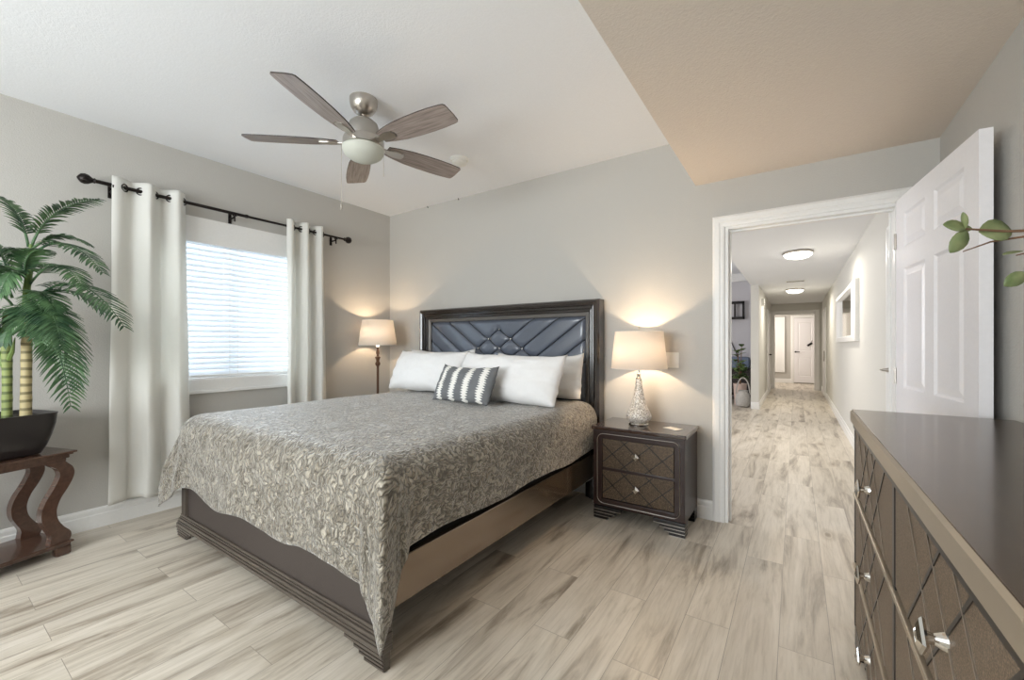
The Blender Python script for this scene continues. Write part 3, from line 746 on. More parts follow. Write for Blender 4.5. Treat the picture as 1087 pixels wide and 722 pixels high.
def pillow(name, label, cat, w_, h_, t_, loc, rx, rz, seed, mat, group=None, ry=0):
    o = obj(name, pillow_bm(w_, h_, t_, seed), mat, smooth='all'); o.location = loc; o.rotation_euler = (rx, ry, rz)
    return tag(o, label, cat, group)
PG = 'white pillows against the headboard'
pillow('pillow', 'white pillow at the rear on the window side, only its top corner peeking out', 'pillow', .84, .375, .16, (-2.92, 3.00, .81), math.radians(-9), math.radians(2), 3, M['pillow'], PG)
pillow('pillow', 'white pillow at the rear beside the nightstand, edge showing past the front one', 'pillow', .86, .345, .16, (-1.81, 3.00, .81), math.radians(-9), math.radians(-2), 9, M['pillow'], PG)
pillow('pillow', 'white front pillow on the window side, partly behind the striped cushion', 'pillow', .86, .385, .23, (-2.83, 2.70, .822), math.radians(-26), math.radians(2), 5, M['pillow'], PG)
pillow('pillow', 'large white front pillow right of the striped cushion', 'pillow', .99, .385, .23, (-1.885, 2.60, .81), math.radians(-26), math.radians(-3), 7, M['pillow'], PG, ry=math.radians(1))
pillow('lumbar_cushion', 'grey oblong cushion with jagged white stripes', 'cushion', .58, .285, .13, (-2.09, 2.37, .812), math.radians(-26), math.radians(-4), 2, M['lumbar'])

# ------------------------------------------------------------------ diagonal strips helper for drawer fronts
def clip(px, pz, dx, dz, r):
    t0, t1 = -9, 9
    for p_, d_, lo, hi in ((px, dx, r[0], r[1]), (pz, dz, r[2], r[3])):
        a, c = (lo-p_)/d_, (hi-p_)/d_
        if a > c: a, c = c, a
        t0, t1 = max(t0, a), min(t1, c)
    return (t0, t1) if t1-t0 > .02 else None
def strips(b, rect, ang_, offs, wd, to3, th):
    """rect in (u,v); to3(u,v,d)->Vector; d = height above the face"""
    dx, dz = math.cos(ang_), math.sin(ang_); cx, cz = (rect[0]+rect[1])/2, (rect[2]+rect[3])/2
    for o_ in offs:
        px, pz = cx+o_, cz; c = clip(px, pz, dx, dz, rect)
        if not c: continue
        nx, nz = -dz*wd/2, dx*wd/2
        q = [(px+dx*c[0]+nx, pz+dz*c[0]+nz), (px+dx*c[1]+nx, pz+dz*c[1]+nz), (px+dx*c[1]-nx, pz+dz*c[1]-nz), (px+dx*c[0]-nx, pz+dz*c[0]-nz)]
        a = [b.verts.new(to3(u, v, 0)) for u, v in q]; e = [b.verts.new(to3(u, v, th)) for u, v in q]
        b.faces.new(e); b.faces.new(list(reversed(a)))
        for i in range(4): j = (i+1) % 4; b.faces.new((a[i], a[j], e[j], e[i]))
def knob(to3, u, v, s, parent, stem=.035):
    b = nb()
    # flared round stem
    seg = 16; prof = [(.013*s, 0), (.011*s, .006), (.007*s, stem*.6), (.009*s, stem)]
    rings = [[b.verts.new(to3(u+r*math.cos(6.28318*i/seg), v+r*math.sin(6.28318*i/seg), d_)) for i in range(seg)] for r, d_ in prof]
    for r0, r1 in zip(rings, rings[1:]):
        for i in range(seg): b.faces.new((r0[i], r0[(i+1) % seg], r1[(i+1) % seg], r1[i]))
    # diamond plate with pyramid facets
    R_ = .027*s
    lay = [(R_*.9, stem), (R_, stem+.004), (R_*.86, stem+.008), (R_*.45, stem+.012), (R_*.40, stem+.009), (R_*.12, stem+.013)]
    rings = [[b.verts.new(to3(u+r*math.cos(math.pi/2*i), v+r*math.sin(math.pi/2*i), d_)) for i in range(4)] for r, d_ in lay]
    b.faces.new(rings[0]); b.faces.new(rings[-1])
    for r0, r1 in zip(rings, rings[1:]):
        for i in range(4): b.faces.new((r0[i], r0[(i+1) % 4], r1[(i+1) % 4], r1[i]))
    return obj('knob', b, M['chrome'], parent)

# ------------------------------------------------------------------ nightstand
NX0, NX1, NY0, NY1, NZ = -1.205, -0.585, 2.82, 3.225, 0.662
ns = thing('nightstand', 'espresso two-drawer nightstand between the bed and the doorway', 'nightstand', ((NX0+NX1)/2, NY0, 0))
ox, oy = (NX0+NX1)/2, NY0
def nbx(b, x0, x1, y0, y1, z0, z1, bev=0): box(b, x0-ox, x1-ox, y0-oy, y1-oy, z0, z1, bev)
b = nb(); nbx(b, NX0, NX1, NY0+.02, NY1, .09, .635, .003)
# raised front frame with large radius inner lower corners
z0, z1 = .10, .632
nbx(b, NX0, NX0+.065, NY0, NY0+.021, z0, z1, .003); nbx(b, NX1-.065, NX1, NY0, NY0+.021, z0, z1, .003)
nbx(b, NX0+.06, NX1-.06, NY0, NY0+.021, z0, z0+.05, .003); nbx(b, NX0+.06, NX1-.06, NY0, NY0+.021, z1-.055, z1, .003)
nbx(b, NX0+.06, NX1-.06, NY0+.006, NY0+.021, .352, .372, .003)
obj('body', b, M['espresso'], ns)
b = nb(); nbx(b, NX0-.012, NX1+.012, NY0-.015, NY1+.005, .635, .662, .006); obj('top', b, M['espresso_top'], ns)
# silver inlay line: rounded rectangle
b = nb(); pts = []; rx0, rx1, rz0, rz1, rc = NX0+.030, NX1-.030, .118, .61, .045
for cx_, cz_, a0 in ((rx1-rc, rz0+rc, -90), (rx1-rc, rz1-rc, 0), (rx0+rc, rz1-rc, 90), (rx0+rc, rz0+rc, 180)):
    for k in range(7):
        a = math.radians(a0+k*15); pts.append((cx_+rc*math.cos(a)-ox, NY0-.001-oy, cz_+rc*math.sin(a)))
pts.append(pts[0]); tube(b, pts, .0022, 6, False); obj('inlay_line', b, M['nickel'], ns, smooth=True)
for z0 in (.156, .374):
    z1 = z0+.197 if z0 < .2 else .574
    b = nb(); nbx(b, NX0+.068, NX1-.068, NY0+.004, NY0+.03, z0, z1, .002); dr = obj('drawer', b, M['inlay'], ns)
    r_ = (NX0+.068, NX1-.068, z0, z1); to3 = lambda u, v, d_: Vector((u-ox, NY0+.004-d_-oy, v))
    b = nb(); offs = [-.17, 0, .17]
    strips(b, r_, math.radians(42), offs, .006, to3, .0015); strips(b, r_, math.radians(-42), offs, .006, to3, .0015); obj('lattice', b, M['black'], dr)
    knob(to3, (NX0+NX1)/2, (z0+z1)/2+.004, 1.0, dr, .022)
for xo, s in ((NX0, 1), (NX1, -1)):
    for ya, yb in ((NY0+.005, NY0+.09), (NY1-.09, NY1-.005)):
        b = nb()
        for i, (za, zb, wd) in enumerate(((0, .022, .10), (.022, .044, .13), (.044, .066, .16), (.066, .092, .20))):
            nbx(b, min(xo, xo+s*wd), max(xo, xo+s*wd), ya, yb, za+.003, zb, .002)
        f_ = obj('foot', b, M['black'], ns); b = nb()
        if ya < 2.9:
            for za, wd in ((.0, .10), (.022, .13), (.044, .16), (.066, .20)): nbx(b, min(xo, xo+s*wd), max(xo, xo+s*wd), ya-.002, yb, za, za+.004)
            obj('silver_line', b, M['nickel'], f_)

# coaster paper on nightstand
b = nb(); box(b, -.055, .055, -.035, .035, 0, .003, .001); o = obj('note_card', b, M['paper']); o.location = (-.70, 3.00, .663); o.rotation_euler = (0, 0, -.5)
tag(o, 'white note card lying on the nightstand', 'card')

# ------------------------------------------------------------------ lamps
def shade(parent, z0, z1, r0, r1):
    b = nb(); lathe(b, [(r0, z0), (r1, z1)], seg=64, close=False); o = obj('lamp_shade', b, M['shade'], parent, smooth='all', solid=.002)
    for r, z in ((r0, z0), (r1, z1)):
        b = nb(); tube(b, [(r*math.cos(a/48*6.28318), r*math.sin(a/48*6.28318), z) for a in range(49)], .0022, 6, False); obj('rim', b, M['white_plastic'], o, smooth=True)
    b = nb()
    for k in range(3):
        a = k*2.0944+.4; tube(b, [(0, 0, z1-.02), (r1*math.cos(a), r1*math.sin(a), z1-.004)], .0018, 5)
    obj('spider_fitter', b, M['white_plastic'], o, smooth=True)
def lamp_light(name, loc, power):
    l = bpy.data.lights.new(name, 'POINT'); l.energy = power; l.color = (1, .74, .48); l.shadow_soft_size = .03
    o = bpy.data.objects.new(name, l); COL.objects.link(o); o.location = loc
lt = thing('table_lamp', 'lit speckled bottle-shaped table lamp with cream drum shade on the nightstand', 'lamp', (-.945, 3.035, .663))
b = nb(); lathe(b, [(.070, 0), (.072, .006), (.066, .014), (.050, .018)], seg=48); obj('foot', b, M['chrome'], lt, smooth=True)
b = nb(); lathe(b, [(.052, .017), (.072, .028), (.086, .048), (.088, .065), (.080, .088), (.062, .125), (.046, .17), (.034, .22), (.026, .27), (.022, .315), (.020, .33)], seg=56); obj('base', b, M['speckle'], lt, smooth=True)
b = nb(); lathe(b, [(.020, .33), (.022, .336), (.013, .342), (.012, .36), (.016, .366), (.009, .372), (.009, .40)], seg=24); obj('neck', b, M['chrome'], lt, smooth=True)
b = nb(); bmesh.ops.create_uvsphere(b, u_segments=20, v_segments=12, radius=.03, matrix=Matrix.Translation((0, 0, .50))); lathe(b, [(.014, .40), (.014, .46), (.02, .48)], seg=16); obj('bulb', b, M['bulb'], lt, smooth=True)
b = nb(); tube(b, [(0, 0, .65), (0, 0, .695)], .003, 8); bmesh.ops.create_uvsphere(b, u_segments=12, v_segments=8, radius=.009, matrix=Matrix.Translation((0, 0, .70)));
tube(b, [(.045*math.cos(a), .045*math.sin(a) if False else 0, z) for a, z in ((0, .41), (0, .5))], .002, 6); tube(b, [(.045, 0, .5), (0, 0, .652)], .002, 6); tube(b, [(-.045, 0, .41), (-.045, 0, .5), (0, 0, .652)], .002, 6); tube(b, [(-.045, 0, .41), (.045, 0, .41)], .002, 6)
obj('harp', b, M['nickel'], lt, smooth=True)
shade(lt, .405, .672, .196, .168); lamp_light('table_lamp_light', (-.945, 3.035, .663+.53), 16)
fl = thing('floor_lamp', 'lit brown pole floor lamp with cream shade in the room corner', 'lamp', (-3.70, 2.90, 0))
b = nb(); lathe(b, [(.13, 0), (.13, .012), (.11, .02), (.04, .03), (.022, .05), (.03, .06), (.02, .075)], seg=40); obj('base', b, M['lampwood'], fl, smooth=True)
b = nb(); lathe(b, [(.016, .07), (.013, .3), (.013, 1.01), (.022, 1.02), (.027, 1.035), (.024, 1.05), (.016, 1.06), (.018, 1.08), (.027, 1.10), (.030, 1.11), (.014, 1.115), (.012, 1.13), (.018, 1.15), (.012, 1.19), (.010, 1.22)], seg=28); obj('pole', b, M['lampwood'], fl, smooth=True)
b = nb(); bmesh.ops.create_uvsphere(b, u_segments=16, v_segments=10, radius=.03, matrix=Matrix.Translation((0, 0, 1.36))); lathe(b, [(.014, 1.22), (.014, 1.33)], seg=12); obj('bulb', b, M['bulb'], fl, smooth=True)
shade(fl, 1.235, 1.50, .196, .158); lamp_light('floor_lamp_light', (-3.70, 2.90, 1.38), 15)

# ------------------------------------------------------------------ switch plate
def switch(label, loc, rz, n, cat='light switch'):
    s = thing('switch_plate', label, cat, loc, rz); wd = .07 if n == 1 else .115
    b = nb(); box(b, -wd/2, wd/2, -.006, 0, -.058, .058, .003); obj('plate', b, M['white_plastic'], s)
    for k in range(n):
        x = (k-(n-1)/2)*.046; b = nb(); box(b, x-.016, x+.016, -.010, -.005, -.033, .033, .002); obj('rocker', b, M['trim'], s)
switch('white double light switch on the wall right of the table lamp', (-.772, YN, 1.125), 0, 2)
switch('white single switch on the left hallway wall', (HX0, 11.9, 1.15), R90, 1)

# smoke detector
sm = thing('smoke_detector', 'round white smoke detector on the bedroom ceiling', 'smoke detector', (-2.25, 2.56, ZC))
b = nb(); lathe(b, [(.075, 0), (.075, -.012), (.068, -.020)], seg=40); obj('base', b, M['white_plastic'], sm, smooth=True)
b = nb(); lathe(b, [(.060, -.018), (.058, -.040), (.045, -.048), (.02, -.050)], seg=40); obj('cover', b, M['white_plastic'], sm, smooth=True)
# tiny ceiling hooks
for i, (x, lab) in enumerate(((-3.30, 'tiny dark hook at the ceiling line, nearer the room corner'), (-2.86, 'tiny dark hook at the ceiling line, farther from the room corner'))):
    b = nb(); tube(b, [(0, 0, 0), (0, 0, -.014), (.006, -.004, -.02), (.012, 0, -.014)], .0035, 6); o = obj('ceiling_hook', b, M['black']); o.location = (x, YN-.012, ZC); tag(o, lab, 'hook', 'ceiling hooks above the headboard')

# ------------------------------------------------------------------ ceiling fan
fan = thing('ceiling_fan', 'five-blade ceiling fan with grey wood blades and white glass light bowl', 'ceiling fan', (-2.19, 1.612, ZC))
b = nb(); lathe(b, [(.082, 0), (.082, -.022), (.076, -.05), (.058, -.078), (.035, -.092), (.018, -.096)], seg=48); obj('canopy', b, M['nickel'], fan, smooth=True)
b = nb(); lathe(b, [(.012, -.09), (.012, -.14)], seg=20); lathe(b, [(.024, -.112), (.026, -.122), (.024, -.13)], seg=24); obj('downrod', b, M['nickel'], fan, smooth=True)
b = nb(); lathe(b, [(.03, -.125), (.062, -.132), (.082, -.150), (.092, -.18), (.094, -.215), (.090, -.235)], seg=48); obj('motor_housing', b, M['nickel_dull'], fan, smooth=True)
b = nb(); lathe(b, [(.09, -.240), (.116, -.246), (.120, -.254), (.120, -.292), (.112, -.298)], seg=56); obj('light_ring', b, M['nickel'], fan, smooth=True)
b = nb(); lathe(b, [(.114, -.296), (.124, -.301), (.122, -.317), (.110, -.340), (.086, -.360), (.055, -.374), (.02, -.380), (0.001, -.381)], seg=56); obj('glass_bowl', b, M['fan_glass'], fan, smooth='all')
BR = .68
def blade_outline():
    pts = []
    # (r, half width lead, half width trail)
    prof_ = [(.150, .040), (.17, .046), (.22, .058), (.30, .071), (.40, .077), (.50, .079), (.58, .077), (.645, .072)]
    up = [(r, h) for r, h in prof_]; lo = [(r, -h) for r, h in reversed(prof_)]
    tip = [(.668, .068), (.676, .058), (BR, .02), (.678, -.058), (.668, -.068)]
    return up+tip+lo
for k in range(5):
    a = math.radians(-67.9+72*k)
    pitch = math.radians(-12)
    rot = Matrix.Rotation(a, 4, 'Z') @ Matrix.Translation((0, 0, -.268)) @ Matrix.Rotation(pitch, 4, 'X')
    b = nb(); prism(b, blade_outline(), lambda u, v, d_: Vector((u, v, d_)), -.003, .004)
    bmesh.ops.recalc_face_normals(b, faces=b.faces)
    for f_ in b.faces:
        if abs(f_.normal.z) < .5: f_.material_index = 1
    bl_ = obj('blade', b, [M['blade'], M['blade_edge']], fan); bl_.matrix_local = rot
    b = nb(); prism(b, [(.085, .022), (.15, .018), (.20, .032), (.255, .026), (.265, 0), (.255, -.026), (.20, -.032), (.15, -.018), (.085, -.022)], lambda u, v, d_: Vector((u, v, d_)), -.010, -.0035)
    br_ = obj('blade_bracket', b, M['nickel'], fan); br_.matrix_local = rot
for (x, y), L_ in ((( -.10, -.085), .36), ((.118, .055), .20)):
    b = nb(); tube(b, [(x, y, -.28), (x, y, -.28-L_)], .0014, 5)
    if L_ > .3: lathe(b, [(.003, 0), (.007, -.008), (.007, -.035), (.003, -.042)], (x, y, -.28-L_), 12)
    obj('pull_chain', b, M['nickel'], fan)

# ------------------------------------------------------------------ dresser
DXF, DXB_, DY0, DY1, DTOP = .202, .648, .50, 2.235, .970
dr_ = thing('dresser', 'long dark dresser with glossy top and lattice drawers along the right wall', 'dresser', (.42, 1.31, 0))
ox2, oy2 = .42, 1.31
def dbx(b, x0, x1, y0, y1, z0, z1, bev=0): box(b, x0-ox2, x1-ox2, y0-oy2, y1-oy2, z0, z1, bev)
b = nb(); dbx(b, DXF+.016, DXB_, DY0+.0, DY1, .085, .905, .003)
obj('body', b, M['espresso'], dr_)
for y in (DY0, DY1-.022, 1.395-.013): b = nb(); dbx(b, DXF-.002, DXF+.02, y, y+.026 if y < 2.1 else DY1, .085, .905, .002); obj('stile', b, M['black'], dr_)
b = nb()
prism(b, [(DXF+.006, .911), (DXF-.014, .922), (DXF-.014, .962), (DXF-.006, .969), (DXB_-.001, .969), (DXB_-.001, .911)], lambda u, v, d_: Vector((u-ox2, d_-oy2, v)), DY0-.015, DY1+.012)
obj('edge_moulding', b, M['fascia'], dr_)
b = nb(); dbx(b, DXF-.006, DXF+.03, DY0, DY1-.004, .897, .911); obj('black_bead', b, M['black'], dr_)  # black strip under the edge moulding
b = nb(); dbx(b, DXF-.008, DXB_, DY0-.012, DY1+.010, .9675, .9705, .001); obj('top', b, M['dresserwood'], dr_)
ymid = 1.395
b = nb()
for z in (.628, .338): dbx(b, DXF-.008, DXF+.016, DY0+.024, DY1-.02, z-.006, z+.008, .003)
obj('drawer_rail', b, M['fascia'], dr_)
for z in (.616, .326): b = nb(); dbx(b, DXF-.004, DXF+.016, DY0+.024, DY1-.02, z-.004, z+.006, .001); obj('dark_rail', b, M['black'], dr_)
for ya, yb in ((ymid+.014, DY1-.024), (DY0+.028, ymid-.014)):
    for z0, z1 in ((.644, .896), (.354, .610), (.095, .320)):
        b = nb(); dbx(b, DXF, DXF+.02, ya, yb, z0, z1, .003); q = obj('drawer', b, M['inlay_dresser'], dr_)
        to3 = lambda u, v, d_: Vector((DXF-d_-ox2, u-oy2, v)); r_ = (ya+.004, yb-.004, z0+.004, z1-.004)
        b = nb(); strips(b, r_, math.radians(-45), [-.16, 0, .16], .008, to3, .0018); obj('dark_lattice', b, M['black'], q)
        b = nb(); strips(b, r_, math.radians(45), [-.16, 0, .16], .004, to3, .0022); obj('silver_lattice', b, M['nickel'], q)
        knob(to3, (ya+yb)/2, (z0+z1)/2-.012, 1.2, q, .026)
for y, s in ((DY0, 1), (DY1, -1)):
    for xa, xb in ((DXF, DXF+.08), (DXB_-.09, DXB_-.01)):
        b = nb()
        for za, zb, wd in ((0, .022, .12), (.022, .044, .15), (.044, .066, .18), (.066, .088, .22)): dbx(b, xa, xb, min(y, y+s*wd), max(y, y+s*wd), za, zb, .002)
        obj('foot', b, M['black'], dr_)

# vase on dresser (right, outside the frame) with eucalyptus branch reaching into view
RV = Vector((math.cos(YAW), math.sin(YAW), 0)); AV = Vector((-math.sin(YAW), math.cos(YAW), 0))
vz = thing('vase', 'white ceramic vase on the dresser outside the right picture edge', 'vase', (.46, .78, .971))
b = nb(); lathe(b, [(.05, 0), (.075, .03), (.085, .09), (.07, .16), (.035, .21), (.032, .25), (.04, .265), (.034, .262), (.027, .25), (.03, .21), (.06, .16)], seg=40, close=False); lathe(b, [(.0005, .001), (.05, .0)], seg=40, close=False)
obj('vase_body', b, M['white_plastic'], vz, smooth=True)
euc = thing('eucalyptus_branch', 'leafy green branch with rounded leaves reaching in from the right edge', 'branch', (.46, .78, 1.10))
def leaf(b, base, dirv, nrm, L_, W_, curl=.1):
    d_ = Vector(dirv).normalized(); n_ = Vector(nrm).normalized(); s_ = d_.cross(n_).normalized(); n_ = s_.cross(d_).normalized()
    P_ = [(0, .02), (.12, .45), (.3, .85), (.5, 1), (.7, .92), (.86, .62), (.95, .32), (1, .02)]
    rows = []
    for t_, w_ in P_:
        c = Vector(base)+d_*L_*t_ + n_*(-curl*L_*t_*t_)
        rows.append([b.verts.new(c-s_*w_*W_/2+n_*.10*W_*w_), b.verts.new(c), b.verts.new(c+s_*w_*W_/2+n_*.10*W_*w_)])
    for r0, r1 in zip(rows, rows[1:]):
        for i in range(2): b.faces.new((r0[i], r0[i+1], r1[i+1], r1[i]))
def V3(Rr, Tt, Uu): return RV*Rr+AV*Tt+Vector((0, 0, Uu))     # right / ahead / up of the viewing direction
E0 = Vector((.46, .78, 1.10))
def el(Rr, Tt, z): return RV*Rr+AV*Tt+Vector((0, 0, z))-E0
# the twig runs from the vase mouth up and left
main = [Vector((0, 0, 0)), Vector((0, 0, .14)), el(.92, .50, 1.40), el(.87, .64, 1.418), el(.805, .68, 1.424), el(.736, .68, 1.428)]
b = nb(); tube(b, main, [.004, .004, .0035, .003, .0022, .0015], 8)
tube(b, [el(.90, .55, 1.405), el(.85, .64, 1.395), el(.818, .68, 1.385)], [.0025, .002, .001], 6)
tube(b, [el(.86, .65, 1.418), el(.80, .70, 1.412), el(.775, .72, 1.400)], [.0022, .0015, .001], 6)
obj('twig', b, M['stem_brown'], euc, smooth=True)
nrm = -AV+Vector((0, 0, .35))
for base, dr3, nn, L_, W_ in (
    (el(.812, .68, 1.424), V3(-1, .1, .06), nrm, .046, .041),
    (el(.738, .68, 1.428), V3(-1, .1, .30), nrm, .034, .022),
    (el(.736, .68, 1.428), V3(-.3, -.2, 1), V3(1, .2, 0), .028, .010),
    (el(.738, .68, 1.427), V3(-.65, .0, -1), nrm, .044, .024),
    (el(.748, .68, 1.428), V3(-.6, .4, .1), nrm, .018, .014),
    (el(.830, .68, 1.392), V3(-1, .1, -.10), V3(.2, -.5, 1), .030, .010),
    (el(.834, .68, 1.358), V3(-.8, .1, -.6), nrm, .036, .022),
    (el(.845, .66, 1.385), V3(-.2, .1, -.9), nrm, .030, .022),
    (el(.88, .62, 1.42), V3(.1, .2, 1), nrm, .045, .035),
    (el(.90, .56, 1.40), V3(.5, .1, -1), nrm, .05, .04)):
    b = nb(); leaf(b, base, dr3, nn, L_, W_, .08); obj('leaf', b, M['euc'], euc, smooth='all', solid=.0008)

# ------------------------------------------------------------------ side table (turned 18 degrees)
TA = math.radians(18.2)
tb = thing('side_table', 'walnut side table with curved S legs under the potted palm', 'table', (-3.657, .341, 0), TA)
# local x = across (world ~ +x side faces room), local y = along
hx, hy = .18, .23; TZ = .612
b = nb()
for e0, za, zb in ((0, TZ-.012, TZ), (-.012, TZ-.022, TZ-.010), (-.024, TZ-.042, TZ-.02), (-.034, TZ-.06, TZ-.04)): box(b, -hx-e0*-1 if False else -hx-e0, hx+e0, -hy-e0, hy+e0, za, zb, .004)
obj('tabletop', b, M['tablewood'], tb)
b = nb(); box(b, -hx+.01, hx-.01, -hy+.01, hy-.01, .070, .082, .004); box(b, -hx+.02, hx-.02, -hy+.02, hy-.02, .055, .072, .004); obj('shelf', b, M['tablewood'], tb)
def sleg(b, sx, sy):
    # S-shaped board leg lying in the local y plane, bulging outwards at top, inwards mid, outwards at foot
    prof_ = [(0.00, .004, .085), (.03, .012, .092), (.06, .010, .085), (.10, -.014, .072), (.15, -.036, .068), (.21, -.040, .066), (.27, -.022, .066), (.32, .006, .068), (.37, .030, .068), (.41, .040, .066), (.445, .030, .070), (.47, .006, .078), (.49, -.012, .082)]
    # smooth (Catmull)
    out_, in_ = [], []
    for i in range(len(prof_)-1):
        p0 = prof_[max(i-1, 0)]; p1 = prof_[i]; p2 = prof_[i+1]; p3 = prof_[min(i+2, len(prof_)-1)]
        for s in range(4):
            t_ = s/4; q = [0.5*((2*p1[k])+(-p0[k]+p2[k])*t_+(2*p0[k]-5*p1[k]+4*p2[k]-p3[k])*t_*t_+(-p0[k]+3*p1[k]-3*p2[k]+p3[k])*t_**3) for k in range(3)]
            out_.append(q)
    out_.append(list(prof_[-1]))
    yc, xc = sy*(hy-.075), sx*(hx-.045)
    vs = []
    for z, o_, wd in out_:
        c = yc+sy*o_; Z = .078+z*(TZ-.055-.078)/.49
        vs.append([b.verts.new((xc-.022, c-wd/2, Z)), b.verts.new((xc+.022, c-wd/2, Z)), b.verts.new((xc+.022, c+wd/2, Z)), b.verts.new((xc-.022, c+wd/2, Z))])
    for r0, r1 in zip(vs, vs[1:]):
        for i in range(4): j = (i+1) % 4; b.faces.new((r0[i], r0[j], r1[j], r1[i]))
    b.faces.new(vs[0]); b.faces.new(vs[-1])
for sx in (-1, 1):
    for sy in (-1, 1):
        b = nb(); sleg(b, sx, sy); lg = obj('leg', b, M['tablewood'], tb, smooth=True)
        b = nb(); xc, yc = sx*(hx-.045), sy*(hy-.05); box(b, xc-.024, xc+.024, yc-.035, yc+.035, 0, .056, .012); obj('bun_foot', b, M['tablewood'], lg, smooth=True)

# ------------------------------------------------------------------ potted palm
PZ = TZ+.001
palm = thing('potted_palm', 'tall artificial palm in a black tapered pot on the side table', 'potted plant', (-3.657, .341, PZ))
b = nb()
def sq(r, z, k=3.2, n=48):
    return [((abs(math.cos(t))**(2/k))*math.copysign(1, math.cos(t))*r, (abs(math.sin(t))**(2/k))*math.copysign(1, math.sin(t))*r, z) for t in (6.28318*i/n for i in range(n))]
rot = Matrix.Rotation(TA, 3, 'Z')
rings = []
for r, z in ((.125, 0), (.14, .006), (.163, .05), (.184, .11), (.199, .175), (.204, .225), (.208, .236), (.200, .238), (.190, .230), (.186, .215)):
    rings.append([b.verts.new(rot @ Vector(p_)) for p_ in sq(r*.83, z, 6)])
for r0, r1 in zip(rings, rings[1:]):
    for i in range(48): j = (i+1) % 48; b.faces.new((r0[i], r0[j], r1[j], r1[i]))
b.faces.new(list(reversed(rings[0])))
obj('pot', b, M['pot_black'], palm, smooth=True)
b = nb(); f_ = b.faces.new([b.verts.new(rot @ Vector(p_)) for p_ in sq(.155, .217, 6)]); obj('soil', b, M['soil'], palm)
PD = Vector((-.9957, .0928, 0))   # horizontal direction towards the window wall
def pl(Rr, Uz, Tt=0.0): k = 1+Tt/3.67; return RV*Rr*k+PD*Tt+Vector((0, 0, 1.24+(Uz-1.24)*k-PZ))
def trunk(name, pts, rad, mat):
    b = nb(); P_ = []; R_ = []
    for i in range(len(pts)-1):
        for s in range(10):
            t_ = s/10; P_.append(Vector(pts[i]).lerp(Vector(pts[i+1]), t_)); R_.append((rad[i]*(1-t_)+rad[i+1]*t_)*(1+.06*(s % 5 == 0)))
    P_.append(Vector(pts[-1])); R_.append(rad[-1]); tube(b, P_, R_, 14); obj(name, b, mat, palm, smooth=True)
trunk('trunk', [pl(.02, .825), pl(.022, 1.05), pl(.018, 1.24), pl(.02, 1.42)], [.021, .020, .022, .016], M['trunk_green'])
trunk('trunk', [pl(.125, .825), pl(.128, 1.05), pl(.13, 1.25), pl(.14, 1.42)], [.024, .022, .022, .016], M['trunk_tan'])
trunk('trunk', [pl(.125, 1.36), pl(.13, 1.55), pl(.15, 1.68), pl(.155, 1.80)], [.018, .015, .014, .008], M['palmstem'])
# sheath leaves along the green trunk
for z, s in ((1.08, -1), (1.14, 1), (1.22, -1), (1.30, 1)):
    b = nb(); tube(b, [pl(.02, z), pl(.02+s*.03, z+.06, -.02), pl(.02+s*.045, z+.14, -.03)], [.012, .010, .002], 8); obj('sheath', b, M['palmstem'], palm, smooth=True)
def frond(b0, c0, t0, ln, side_flip=1, nleaf=31, seed=0):
    rnd = random.Random(seed); b = nb(); b0, c0, t0 = Vector(b0), Vector(c0), Vector(t0)
    q = lambda t_: b0*(1-t_)**2+c0*2*t_*(1-t_)+t0*t_*t_
    pts = [q(i/14) for i in range(15)]
    tube(b, pts, [.0055*(1-i/15)+.0012 for i in range(15)], 6)
    for i in range(nleaf):
        t_ = .16+.84*i/(nleaf-1); p_ = q(t_); tg = (q(min(1, t_+.02))-q(t_-.02)).normalized()
        up_ = Vector((0, 0, 1)); sd = tg.cross(up_)
        if sd.length < .25: sd = tg.cross(-AV)
        sd.normalize(); nn = sd.cross(tg).normalized()
        L_ = ln*(.35+.65*math.sin(math.pi*min(1, (t_*.85+.12))))*(1.0 if t_ < .9 else .75)
        for s in (-1, 1):
            dv = (tg*.75+sd*s*.95+nn*(.20)+Vector((rnd.uniform(-.1, .1), rnd.uniform(-.1, .1), rnd.uniform(-.1, .1)))).normalized()
            wv = dv.cross(nn).normalized(); W_ = .0056
            rows = []
            for k, (a_, w_) in enumerate(((0, .3), (.25, 1), (.55, .9), (.82, .5), (1, .04))):
                c = p_+dv*L_*a_+Vector((0, 0, -.35*L_*a_*a_))
                rows.append((b.verts.new(c-wv*W_*w_), b.verts.new(c+nn*.002), b.verts.new(c+wv*W_*w_)))
            for r0, r1 in zip(rows, rows[1:]):
                for j in range(2): b.faces.new((r0[j], r0[j+1], r1[j+1], r1[j]))
    obj('frond', b, M['palm'], palm, smooth='all')
